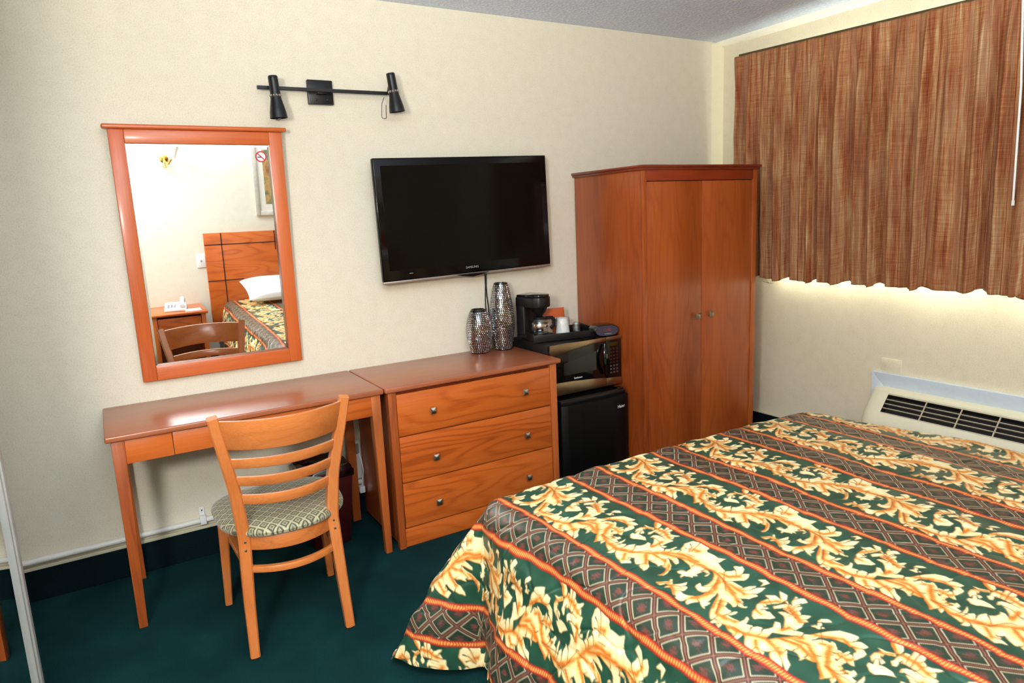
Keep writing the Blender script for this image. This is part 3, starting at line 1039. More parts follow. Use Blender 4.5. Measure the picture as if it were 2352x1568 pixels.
# ------------------------------------------------------------------ wall mirror
ml = math.atan(0.034)
mi = thing('wall_mirror', 'orange wood framed rectangular mirror hung above the desk', 'mirror', (1.031, -0.006, 0.850), local=True, rot=(ml, 0, 0))
w2, hh = 0.333, 1.030
fw = 0.055
MB().box(-w2, -w2 + fw, -0.030, 0, 0, hh, 0.003).build('side_stile', M['wood_mirror_z'], mi)
MB().box(w2 - fw, w2, -0.030, 0, 0, hh, 0.003).build('side_stile', M['wood_mirror_z'], mi)
MB().box(-w2 + fw, w2 - fw, -0.030, 0, 0, 0.060, 0.003).build('bottom_rail', M['wood_mirror_x'], mi)
MB().box(-w2 + fw, w2 - fw, -0.030, 0, hh - 0.055, hh, 0.003).build('top_rail', M['wood_mirror_x'], mi)
MB().box(-w2 - 0.020, w2 + 0.020, -0.046, 0, hh, hh + 0.018, 0.007, 3).build('crown', M['wood_mirror_x'], mi)
gz = MB().box(-w2 + fw - 0.002, w2 - fw + 0.002, -0.020, -0.014, 0.058, hh - 0.053).build('mirror_glass', M['mirror'], mi, smooth=False)
bv = MB()
ix, iz0, iz1 = w2 - fw, 0.060, hh - 0.055
for a_, b_ in ((((-ix, iz0), (ix, iz0)), ((-ix + .010, iz0 + .010), (ix - .010, iz0 + .010))), (((-ix, iz1), (ix, iz1)), ((-ix + .010, iz1 - .010), (ix - .010, iz1 - .010))),
               (((-ix, iz0), (-ix, iz1)), ((-ix + .010, iz0 + .010), (-ix + .010, iz1 - .010))), (((ix, iz0), (ix, iz1)), ((ix - .010, iz0 + .010), (ix - .010, iz1 - .010)))):
    v_ = [bv.bm.verts.new((a_[0][0], -0.0203, a_[0][1])), bv.bm.verts.new((a_[1][0], -0.0203, a_[1][1])), bv.bm.verts.new((b_[1][0], -0.0215, b_[1][1])), bv.bm.verts.new((b_[0][0], -0.0215, b_[0][1]))]
    bv.bm.faces.new(v_)
bv.build('glass_bevel', M['chrome'], mi, smooth=False)
stk = MB().lathe([(0, 0.0212), (0.0225, 0.0212), (0.0225, 0.0205)], (0, 0, 0), 32, 'y')
sx, sz = 0.239, hh - 0.104
stk.xform(Matrix.Translation((sx, 0, sz)))
so = stk.build('no_smoking_sticker', M['white_paper'], mi)
rg = MB().lathe([(0.0185, 0.0214), (0.0185, 0.0220), (0.0235, 0.0220), (0.0235, 0.0214)], (sx, 0, sz), 32, 'y')
rg.box(-0.0022 + sx, 0.0022 + sx, -0.0222, -0.0214, sz - 0.020, sz + 0.020, rot=Matrix.Rotation(math.radians(-45), 4, 'Y'), piv=(sx, -0.02, sz))
rg.build('prohibition_ring', M['red'], so)
MB().box(sx - 0.015, sx + 0.001, -0.0218, -0.0212, sz - 0.004, sz).build('cigarette_symbol', M['black'], so)
MB().tube([(sx + 0.003, -0.0214, sz + 0.001), (sx + 0.006, -0.0214, sz + 0.006), (sx + 0.004, -0.0214, sz + 0.010), (sx + 0.008, -0.0214, sz + 0.014)], 0.0006, 6).build('smoke_symbol', M['grey_text'], so)

# ------------------------------------------------------------------ wall lamp
wl = thing('wall_lamp', 'black wall lamp with a long bar and two swivel spotlight heads', 'wall lamp', (1.568, -0.03, 2.063))
MB().box(1.512, 1.626, -0.026, -0.001, 2.010, 2.117, 0.003).build('back_plate', M['black'], wl)
MB().box(1.545, 1.59, -0.06, -0.02, 2.052, 2.075, 0.003).build('bar_mount', M['black'], wl)
MB().tube([(1.283, -0.066, 2.063), (1.872, -0.066, 2.066)], 0.0075, flat=(0.014, 0.0155)).build('bar', M['black'], wl)
for x in (1.545, 1.597):
    MB().lathe([(0, 0.030), (0.005, 0.029), (0.006, 0.026)], (x, 0, 2.030), 12, 'y').build('cap_nut', M['black_gloss'], wl)


def head(x, y, zt, tiltx, loop):
    mt = Matrix.Translation((x, y, zt)) @ Matrix.Rotation(tiltx, 4, 'Y')
    h_ = MB().lathe([(0, 0.0), (0.018, 0.0), (0.0205, -0.004), (0.0205, -0.012), (0.0215, -0.08), (0.0235, -0.098), (0.0295, -0.125), (0.0345, -0.150), (0.0365, -0.168), (0.0375, -0.174), (0.0350, -0.174), (0.0330, -0.150), (0.0200, -0.095), (0, -0.09)], (0, 0, 0), 32).xform(mt)
    h_ = h_.build('lamp_head', M['black'], wl)
    cl_ = MB()
    for k in range(12):
        a_ = 2 * math.pi * k / 12
        cl_.lathe([(0, -0.0058), (0.0030, -0.0045), (0.0048, 0), (0.0030, 0.0045), (0, 0.0058)], (0.0222 * math.cos(a_), 0.0222 * math.sin(a_), -0.082), 10)
    cl_.xform(mt).build('chrome_collar', M['chrome'], h_, kind='stuff')
    MB().lathe([(0, -0.12), (0.014, -0.122), (0.020, -0.135), (0.018, -0.150), (0, -0.158)], (0, 0, 0), 20).xform(mt).build('bulb', M['white'], h_)
    MB().tube([(x, y + 0.02, zt - 0.045), (x, -0.060, 2.064)], 0.006, 10).build('swivel', M['black'], h_)
    MB().tube(loop, 0.0014, 6).build('pull_loop', M['black'], h_)


head(1.343, -0.108, 2.106, math.radians(-3), [(1.343 + 0.013 * math.cos(t_), -0.125, 1.934 + 0.012 * math.sin(t_)) for t_ in np.linspace(math.pi, 2 * math.pi, 12)])
lp = [(1.850, -0.085, 2.045), (1.836, -0.085, 2.015), (1.832, -0.085, 1.975)] + [(1.843 + 0.012 * math.cos(t_), -0.085, 1.958 + 0.010 * math.sin(t_)) for t_ in np.linspace(math.pi, 2 * math.pi, 8)] + [(1.855, -0.085, 1.98), (1.857, -0.085, 2.01)]
head(1.880, -0.108, 2.150, math.radians(-7), lp)

# ------------------------------------------------------------------ chair
ch = thing('dining_chair', 'ladder-back wooden chair with patterned sage seat at the desk', 'chair', (1.064, -0.72, 0), math.radians(-2.0), local=True)
cy = 0.72


def post_y(z):
    return float(np.interp(z, [0, 0.20, 0.43, 0.60, 0.88], [-0.935, -0.900, -0.880, -0.905, -0.975])) + cy


def post_x(z):
    return float(np.interp(z, [0, 0.20, 0.43, 0.60, 0.88], [0.168, 0.162, 0.152, 0.165, 0.212]))


for s in (-1, 1):
    pts, fl = [], []
    for z in np.linspace(0.004, 0.884, 24):
        pts.append((s * post_x(z), post_y(z), z))
        wgt = float(np.interp(z, [0, 0.43, 0.88], [0.032, 0.042, 0.034]))
        dep = float(np.interp(z, [0, 0.43, 0.88], [0.034, 0.050, 0.030]))
        fl.append((wgt, dep))
    lg = MB().tube(pts, 0.01, up=(0, 1, 0), flat=fl)
    # flat is (side, normal): side is x, normal is y
    lo = lg.build('leg', M['wood_chair_z'], ch, world=False)
    lo['label'] = 'rear leg rising into the back post'
    MB().lathe([(0, 0), (0.010, 0), (0.010, 0.005), (0, 0.005)], (s * 0.168, post_y(0), 0), 10).build('glide', M['silver'], lo)
    for zz in (0.385, 0.415):
        MB().lathe([(0, 0.027), (0.004, 0.026), (0.0055, 0.022)], (s * post_x(zz), post_y(zz), zz), 10, 'y').build('bolt', M['nickel'], lo)
    # front legs
    fl_ = MB().tube([(s * 0.203, -0.515 + cy, 0.004), (s * 0.192, -0.535 + cy, 0.30), (s * 0.188, -0.54 + cy, 0.41)], 0.01, up=(0, 1, 0), flat=[(0.026, 0.028), (0.036, 0.036), (0.038, 0.038)])
    fo = fl_.build('leg', M['wood_chair_z'], ch, world=False)
    MB().lathe([(0, 0), (0.010, 0), (0.010, 0.005), (0, 0.005)], (s * 0.203, -0.515 + cy, 0), 10).build('glide', M['silver'], fo)


def slat(z0, z1, bow, thick, name, n=20, inset=0.006):
    m_ = MB()
    rows = []
    for i in range(n + 1):
        u = -1 + 2 * i / n
        sag = (1 - u * u)
        ring = []
        for (z, dy) in ((z0, -thick / 2), (z1, -thick / 2), (z1, thick / 2), (z0, thick / 2)):
            hw = post_x(z) - inset
            ring.append(m_.bm.verts.new((u * hw, post_y(z) - bow * sag + dy, z)))
        rows.append(ring)
    for a_, b_ in zip(rows[:-1], rows[1:]):
        for k in range(4):
            m_.bm.faces.new((a_[k], a_[(k + 1) % 4], b_[(k + 1) % 4], b_[k]))
    m_.bm.faces.new(rows[0][::-1])
    m_.bm.faces.new(rows[-1])
    bmesh.ops.recalc_face_normals(m_.bm, faces=m_.bm.faces)
    ed = [e for e in m_.bm.edges if len(e.link_faces) == 2 and e.calc_face_angle(0) > 0.8]
    bmesh.ops.bevel(m_.bm, geom=ed, offset=0.003, segments=2, profile=0.5, affect='EDGES')
    return m_.build(name, M['wood_chair_x'], ch, world=False)


slat(0.766, 0.872, 0.080, 0.018, 'top_rail')
for zc in (0.712, 0.643, 0.572):
    slat(zc - 0.018, zc + 0.018, 0.064, 0.018, 'slat')
slat(0.380, 0.430, 0.058, 0.018, 'rear_seat_rail')
# bent seat frame and stretcher hoop
def hoop(zf, zb, wx, yf, yb, flat_, name, inset=0.0):
    pts = []
    n = 14
    pts.append((-0.150, yb, zb))
    for i in range(n + 1):
        a_ = math.pi - math.pi * i / n
        x = wx * math.copysign(abs(math.cos(a_)) ** 0.55, math.cos(a_))
        y = (yf - 0.10) + 0.10 * abs(math.sin(a_)) ** 0.55
        z = zb + (zf - zb) * min(1, (y - yb) / (yf - yb))
        pts.append((x, y, z))
    pts.append((0.150, yb, zb))
    return MB().tube(pts, 0.01, up=(0, 0, 1), flat=flat_).build(name, M['wood_chair_x'], ch, world=False)


hoop(0.402, 0.402, 0.178, 0.205, -0.165, (0.022, 0.046), 'seat_frame')
hoop(0.330, 0.312, 0.172, 0.175, -0.170, (0.024, 0.022), 'stretcher')
slat(0.300, 0.322, 0.058, 0.022, 'rear_stretcher')
st = MB()
n = 44
rings = []
def seat_pt(a_, k):
    x = 0.240 * k * math.copysign(abs(math.cos(a_)) ** 0.62, math.cos(a_))
    y = 0.212 * k * math.copysign(abs(math.sin(a_)) ** 0.62, math.sin(a_))
    x *= (1.0 - 0.12 * (0.5 - y / 0.42)) 
    if y < 0:
        y -= 0.030 * max(0.0, 1 - (x / 0.15) ** 2) * k
    return x, y + 0.005
for k, z in ((0.0, 0.425), (0.86, 0.425), (0.95, 0.428), (1.0, 0.437), (1.01, 0.447), (0.985, 0.457), (0.90, 0.466), (0.72, 0.473), (0.45, 0.477), (0.2, 0.478), (0.0, 0.478)):
    if k == 0:
        rings.append([st.bm.verts.new((0, 0.005, z))])
    else:
        rings.append([st.bm.verts.new((*seat_pt(2 * math.pi * i / n, k), z)) for i in range(n)])
for a_, b_ in zip(rings[:-1], rings[1:]):
    for i in range(n):
        j = (i + 1) % n
        if len(a_) == 1:
            st.bm.faces.new((a_[0], b_[i], b_[j]))
        elif len(b_) == 1:
            st.bm.faces.new((a_[i], b_[0], a_[j]))
        else:
            st.bm.faces.new((a_[i], b_[i], b_[j], a_[j]))
st.build('seat', M['seat'], ch, world=False)

# ------------------------------------------------------------------ bin, outlet and charger under the desk
bn = thing('waste_bin', 'dark maroon waste bin under the desk behind the chair', 'waste bin', (1.365, -0.170, 0), local=True)
b = MB().frustum((-0.085, 0.085, -0.10, 0.10, 0.0), (-0.115, 0.115, -0.125, 0.125, 0.345), 0.012)
b.build('bin_body', M['maroon'], bn)
MB().frustum((-0.118, 0.118, -0.128, 0.128, 0.330), (-0.120, 0.120, -0.130, 0.130, 0.362), 0.006).build('bin_rim', M['black_gloss'], bn)
lb = MB()
rnd = random.Random(3)
rr_ = []
for j, (k, z) in enumerate(((1.03, 0.335), (1.05, 0.362), (0.95, 0.378), (0.75, 0.372), (0.55, 0.366), (0.0, 0.366))):
    row = []
    for i in range(28):
        a_ = 2 * math.pi * i / 28
        x = 0.118 * k * math.copysign(abs(math.cos(a_)) ** 0.45, math.cos(a_))
        y = 0.128 * k * math.copysign(abs(math.sin(a_)) ** 0.45, math.sin(a_))
        row.append(lb.bm.verts.new((x, y, z + (rnd.uniform(-.006, .008) if j else 0))))
    rr_.append(row)
for a_, b_ in zip(rr_[:-1], rr_[1:]):
    for i in range(28):
        j = (i + 1) % 28
        lb.bm.faces.new((a_[i], a_[j], b_[j], b_[i]))
lb.build('bin_liner', plain('glossy_black_liner', srgb(30, 12, 14), 0.15), bn)

ol = thing('power_outlet', 'white surface-mounted outlet strip on the wall behind the desk leg', 'outlet', (1.590, -0.012, 0.33), local=False)
MB().box(1.573, 1.607, -0.022, 0, 0.20, 0.395, 0.004).build('outlet_housing', M['white'], ol)
MB().box(1.581, 1.599, -0.0235, -0.0215, 0.330, 0.385, 0.001).build('socket_plate', M['grey_text'], ol)
ad = thing('charger', 'white charger with a cable at the wall outlet under the desk', 'charger', (1.59, -0.035, 0.15))
MB().box(1.578, 1.606, -0.052, -0.019, 0.130, 0.165, 0.004).build('adapter_body', M['white'], ad)
MB().tube([(1.592, -0.04, 0.163), (1.597, -0.05, 0.20), (1.603, -0.052, 0.25), (1.600, -0.045, 0.30), (1.594, -0.030, 0.335)], 0.003, 8).build('cable', M['white'], ad)
# ------------------------------------------------------------------ curtains
M['lining'] = plain('unseen_white_lining', srgb(232, 228, 214), 0.8)  # unseen lining, added to whiten the daylight that leaks below the hem
def curtain(name, y0, y1, seed, label, zt0=2.358, zt1=2.318, hem=1.022):
    rnd = random.Random(seed)
    ny, nz = int(abs(y1 - y0) / 0.0030), 110
    ys = np.linspace(y0, y1, ny + 1)
    nk = int(abs(y1 - y0) / 0.05) + 6
    kp = np.cumsum([rnd.uniform(0.55, 1.25) for _ in range(nk * 3)]) * 0.118
    # phase function: one turn per fold with uneven widths
    phase = np.interp(np.abs(ys - y0), np.concatenate([[0], kp]), np.arange(len(kp) + 1)) * 2 * math.pi
    wf = np.array([rnd.uniform(0.55, 1.25) for _ in range(200)])
    amp = np.interp(phase / (2 * math.pi), np.arange(200), wf)
    wob = [(rnd.uniform(2, 9), rnd.uniform(0, 6.28), rnd.uniform(0.2, 0.55)) for _ in range(5)]
    pin = np.arange(0.02, abs(y1 - y0), 0.128)
    verts = np.zeros(((nz + 1), (ny + 1), 3))
    uv = np.zeros(((nz + 1), (ny + 1), 2))
    for j in range(nz + 1):
        v = j / nz
        sh = sum(a * np.sin(k * ys + ph) for k, ph, a in wob) * (0.4 + 1.3 * v)
        ph = phase + sh
        fold = 1.7 * np.abs(np.sin(ph / 2)) - 1.0 + 0.30 * np.cos(2 * ph + 1.0) + 0.2 * np.cos(3.1 * ph + ys * 7)
        A = 0.009 + 0.024 * min(1, v / 0.35) - 0.002 * v
        x = -A * amp * fold * 1.5
        # pinch pleats of the heading
        hd_ = math.exp(-(v / 0.085) ** 2)
        pl = np.zeros_like(ys)
        s_ = np.abs(ys - y0)
        for p in pin:
            d = s_ - p
            pl += np.exp(-(d / 0.013) ** 2) * (0.6 + 0.4 * np.cos(d * 2 * math.pi / 0.009))
        x = x * (1 - 0.65 * hd_) - 0.016 * pl * hd_ - 0.008 * pl * math.exp(-((v - 0.085) / 0.05) ** 2)
        # small horizontal creases
        x += 0.0022 * np.sin(v * 23 + ys * 31) * np.sin(ys * 13 + v * 9) * min(1, v * 4)
        end_ = abs(y1 - y0) - s_
        x = x * (np.clip(s_ / 0.10, 0.15, 1) if seed == 8 else np.clip(end_ / 0.10, 0.15, 1))
        if seed == 8:
            x = x + 0.030 * np.exp(-(s_ / 0.09) ** 2)
        zt = zt0 + (zt1 - zt0) * (s_ / 1.4)
        hz = hem + 0.010 * np.sin(phase * 0.5 + 1.3) + 0.004 * np.sin(phase + 2.0)
        z = zt + (hz - zt) * v
        yy = ys + 0.006 * np.sin(ph + 1.2) * min(1, v * 3)
        verts[j, :, 0] = 4.078 + (0.034 - 0.050 * (np.exp(-((ys + 1.43) / 0.075) ** 2) + 0.30 * np.exp(-((ys + 0.72) / 0.05) ** 2) + 0.38 * np.exp(-((ys + 0.93) / 0.05) ** 2) + 0.9 * np.exp(-((ys + 1.86) / 0.16) ** 2))) * (0.15 + 0.85 * v ** 1.5) + x * (1 - 0.25 * v)
        verts[j, :, 1] = yy
        verts[j, :, 2] = z
        uv[j, :, 0] = s_ + seed
        uv[j, :, 1] = v * 1.33
    V = verts.reshape(-1, 3)
    idx = np.arange((nz + 1) * (ny + 1)).reshape(nz + 1, ny + 1)
    F = np.stack([idx[:-1, :-1], idx[1:, :-1], idx[1:, 1:], idx[:-1, 1:]], -1).reshape(-1, 4)
    ob = np_mesh(name, V, F, M['curtain'], uv=uv.reshape(-1, 2))
    sol = ob.modifiers.new('cloth_thickness', 'SOLIDIFY')
    sol.thickness = 0.0016
    sol.offset = 0
    ob.data.materials.append(M['lining'])
    sol.material_offset = 1
    return tag(rot_origin(ob, (4.088, (y0 + y1) / 2, 1.7)), label, 'curtain')


def np_mesh(name, V, F, mat, uv=None, col=None):
    me = bpy.data.meshes.new(name)
    nv, nf = len(V), len(F)
    me.vertices.add(nv)
    me.vertices.foreach_set('co', np.asarray(V, dtype=np.float32).ravel())
    me.loops.add(nf * 4)
    me.loops.foreach_set('vertex_index', np.asarray(F, dtype=np.int32).ravel())
    me.polygons.add(nf)
    me.polygons.foreach_set('loop_start', np.arange(0, nf * 4, 4, dtype=np.int32))
    me.update(calc_edges=True)
    me.polygons.foreach_set('use_smooth', np.ones(nf, dtype=bool))
    if uv is not None:
        l = me.uv_layers.new(name='UVMap')
        l.data.foreach_set('uv', uv[np.asarray(F).ravel()].astype(np.float32).ravel())
    if col is not None:
        a_ = me.color_attributes.new('print', 'FLOAT_COLOR', 'POINT')
        a_.data.foreach_set('color', np.concatenate([col, np.ones((nv, 1))], 1).astype(np.float32).ravel())
    me.materials.append(mat)
    me.validate()
    o = bpy.data.objects.new(name, me)
    C.objects.link(o)
    return o


curtain('curtain', -0.205, -1.835, 3, 'wide brown and rust streaked pleated curtain panel nearest the wardrobe')
curtain('curtain', -1.790, -3.05, 8, 'brown and rust curtain panel at the right edge behind the white wand', 2.312, 2.30, 1.008)
crl = thing('curtain_rail', 'thin metal curtain rail along the top of the brown curtains', 'curtain rail', (4.105, -1.65, 2.36))
MB().tube([(4.117, -0.215, 2.368), (4.117, -1.7, 2.324), (4.117, -3.1, 2.312)], 0.01, flat=(0.010, 0.018), up=(0, 0, 1)).build('rail', plain('bronze_rail', srgb(110, 96, 70), 0.35, 0.8), crl)
for y, z in ((-0.30, 2.366), (-1.2, 2.339), (-2.1, 2.321), (-3.0, 2.313)):
    MB().box(4.120, 4.181, y - 0.008, y + 0.008, z - 0.006, z + 0.006, 0.002).build('bracket', M['nickel'], crl)
wn = thing('curtain_wand', 'white plastic curtain wand hanging in front of the curtain edge', 'wand', (4.03, -1.785, 1.9))
MB().tube([(4.018, -1.770, 2.325), (4.015, -1.795, 1.91), (4.015, -1.802, 1.428)], [0.005, 0.005, 0.0045], 8).build('rod', M['white'], wn)
MB().tube([(4.015, -1.802, 1.44), (4.015, -1.802, 1.418)], 0.0062, 10).build('end_cap', M['white'], wn)

# ------------------------------------------------------------------ air conditioner
ac = thing('air_conditioner', 'cream wall air conditioner with dark louvre grille in a pale blue frame', 'air conditioner', (4.1, -1.74, 0.3))
ay0, ay1 = -2.42, -1.13
s = MB()
s.prism([(ay1, 0.546), (ay0, 0.546), (ay0 + 0.075, 0.466), (ay1 - 0.075, 0.466)], 'x', 4.155, 4.181, 0.001)
s.prism([(ay1, 0.546), (ay1 - 0.075, 0.466), (ay1 - 0.075, 0.10), (ay1, 0.02)], 'x', 4.155, 4.181, 0.001)
s.prism([(ay0, 0.546), (ay0, 0.02), (ay0 + 0.075, 0.10), (ay0 + 0.075, 0.466)], 'x', 4.155, 4.181, 0.001)
s.prism([(ay1, 0.02), (ay1 - 0.075, 0.10), (ay0 + 0.075, 0.10), (ay0, 0.02)], 'x', 4.155, 4.181, 0.001)
s.build('wall_sleeve_frame', M['sleeve'], ac)
hy0, hy1 = -2.36, -1.165
def shell_pts(k):
    return [(4.16, 0.475), (4.125, 0.478), (4.095, 0.468), (4.086, 0.452), (4.020, 0.372), (3.985, 0.320), (3.965, 0.24), (3.962, 0.07), (4.16, 0.07)]
n_ = 8
h_ = MB()
P0 = shell_pts(0)
secs = []
for y, k in ((hy1, 0.72), (hy1 - 0.006, 0.84), (hy1 - 0.02, 0.93), (hy1 - 0.045, 0.985), (hy1 - 0.075, 1.0), (-1.2659, 1.0), (-1.266, 1.0), (hy0 + 0.09, 1.0), (hy0 + 0.0899, 1.0), (hy0 + 0.045, 0.985), (hy0 + 0.006, 0.84), (hy0, 0.72)):
    secs.append([h_.bm.verts.new((4.16 - (4.16 - x) * k, y, 0.07 + (z - 0.07) * (0.9 + 0.1 * k) if k < 1 else z)) for x, z in P0])
for si, (a_, b_) in enumerate(zip(secs[:-1], secs[1:])):
    for i in range(len(P0)):
        j = (i + 1) % len(P0)
        if i == 3 and si in (5, 6, 7):
            continue          # opening for the grille
        h_.bm.faces.new((a_[i], b_[i], b_[j], a_[j]))
h_.bm.faces.new(secs[0][::-1])
h_.bm.faces.new(secs[-1])
h_.build('housing', M['cream'], ac)
# grille: slanted recess with louvres
A_ = Vector((4.086, 0, 0.452))
B_ = Vector((4.020, 0, 0.372))
dv = (B_ - A_)
nrm = Vector((dv.z, 0, -dv.x)).normalized()
if nrm.x > 0:
    nrm = -nrm
rec = MB()
gy0, gy1 = hy0 + 0.09, -1.266
def gp(u, y, d):
    p = A_ + dv * u - nrm * d
    return (p.x, y, p.z)
v_ = [rec.bm.verts.new(gp(u, y, d)) for u, y, d in ((0, gy1, 0), (1, gy1, 0), (1, gy0, 0), (0, gy0, 0), (0, gy1, 0.04), (1, gy1, 0.04), (1, gy0, 0.04), (0, gy0, 0.04))]
for f_ in ((4, 5, 6, 7), (0, 1, 5, 4), (1, 2, 6, 5), (2, 3, 7, 6), (3, 0, 4, 7)):
    rec.bm.faces.new([v_[i] for i in f_])
gr_ = rec.build('grille_recess', M['void'], ac, smooth=False)
for q in range(3):
    u = 0.25 * (q + 1)
    MB().tube([gp(u, gy1 - 0.001, 0.006), gp(u, gy0 + 0.001, 0.006)], 0.01, flat=(0.0042, 0.010), up=tuple(nrm)).build('louvre', M['cream_dark'], gr_)
ny_ = 7
for q in range(ny_):
    y = gy1 + (gy0 - gy1) * (q + 1) / (ny_ + 0.0) if False else -1.464 - 0.1665 * q
    if y > gy0 + 0.02:
        MB().tube([gp(0.0, y, 0.002), gp(1.0, y, 0.002)], 0.01, flat=(0.006, 0.006), up=(0, 1, 0)).build('divider', M['cream_dark'], gr_)
fr_ = MB()
for (u0, u1) in ((-0.10, 0.0), (1.0, 1.05)):
    fr_.tube([gp((u0 + u1) / 2, gy1, -0.0005), gp((u0 + u1) / 2, gy0, -0.0005)], 0.01, flat=(0.010 if u0 < 0 else 0.004, 0.002), up=tuple(nrm))
fr_.build('grille_surround', plain('khaki_surround', srgb(190, 182, 156), 0.5), ac)
ob_ = MB().box(4.176, 4.1815, -1.275, -1.165, 0.556, 0.624, 0.002)
tag(rot_origin(ob_.build('blank_wall_plate', M['wall_right'], None), (4.179, -1.22, 0.59)), 'blank cream wall plate just above the air conditioner frame', 'wall plate')
rp = MB()
for k in range(5):
    rp.tube([(4.07, -0.455 - 0.006 * k, 1.03), (4.066, -0.46 - 0.012 * k, 1.012 - 0.004 * k), (4.07, -0.475 - 0.016 * k, 1.003)], 0.0007, 5)
tag(rot_origin(rp.build('frayed_threads', plain('dark_thread', srgb(50, 36, 28), 0.9), None), (4.068, -0.47, 1.015)), 'dark frayed threads hanging from the curtain hem beside the wardrobe', 'threads')

# ------------------------------------------------------------------ bed
BX0, BX1, BY1, BZ = 1.60, 3.10, -1.47, 0.588
bed = thing('bed', 'large bed with cherry headboard standing against the wall opposite the mirror', 'bed', (2.35, -2.45, 0))
MB().box(1.555, 3.190, -3.45, -1.45, 0.14, 0.32, 0.05, 3).build('box_spring', plain('white_ticking', srgb(214, 212, 204), 0.9), bed)
MB().box(1.560, 3.150, -3.45, -1.45, 0.325, 0.565, 0.06, 4).build('mattress', M['linen'], bed)
for x in (1.65, 3.05):
    for y in (-1.53, -3.35):
        MB().lathe([(0, 0), (0.025, 0), (0.025, 0.14), (0, 0.14)], (x, y, 0), 16).build('leg', M['black_plastic'], bed)
hb = MB().box(1.425, 3.235, -3.497, -3.472, 0.30, 1.205, 0.003)
hb = hb.build('headboard', M['wood_x'], bed)
for g in ((1.565, 1.573, 0.32, 1.205), (2.030, 2.038, 1.030, 1.205), (2.62, 2.628, 1.030, 1.205), (3.09, 3.098, 0.32, 1.205), (1.425, 3.235, 1.098, 1.106), (1.425, 1.73, 0.775, 0.783), (2.93, 3.235, 0.775, 0.783)):
    MB().box(g[0], g[1], -3.4725, -3.4705, g[2], g[3]).build('groove_line', M['groove'], hb)  # dark strips laid on the board; their colour imitates shaded grooves

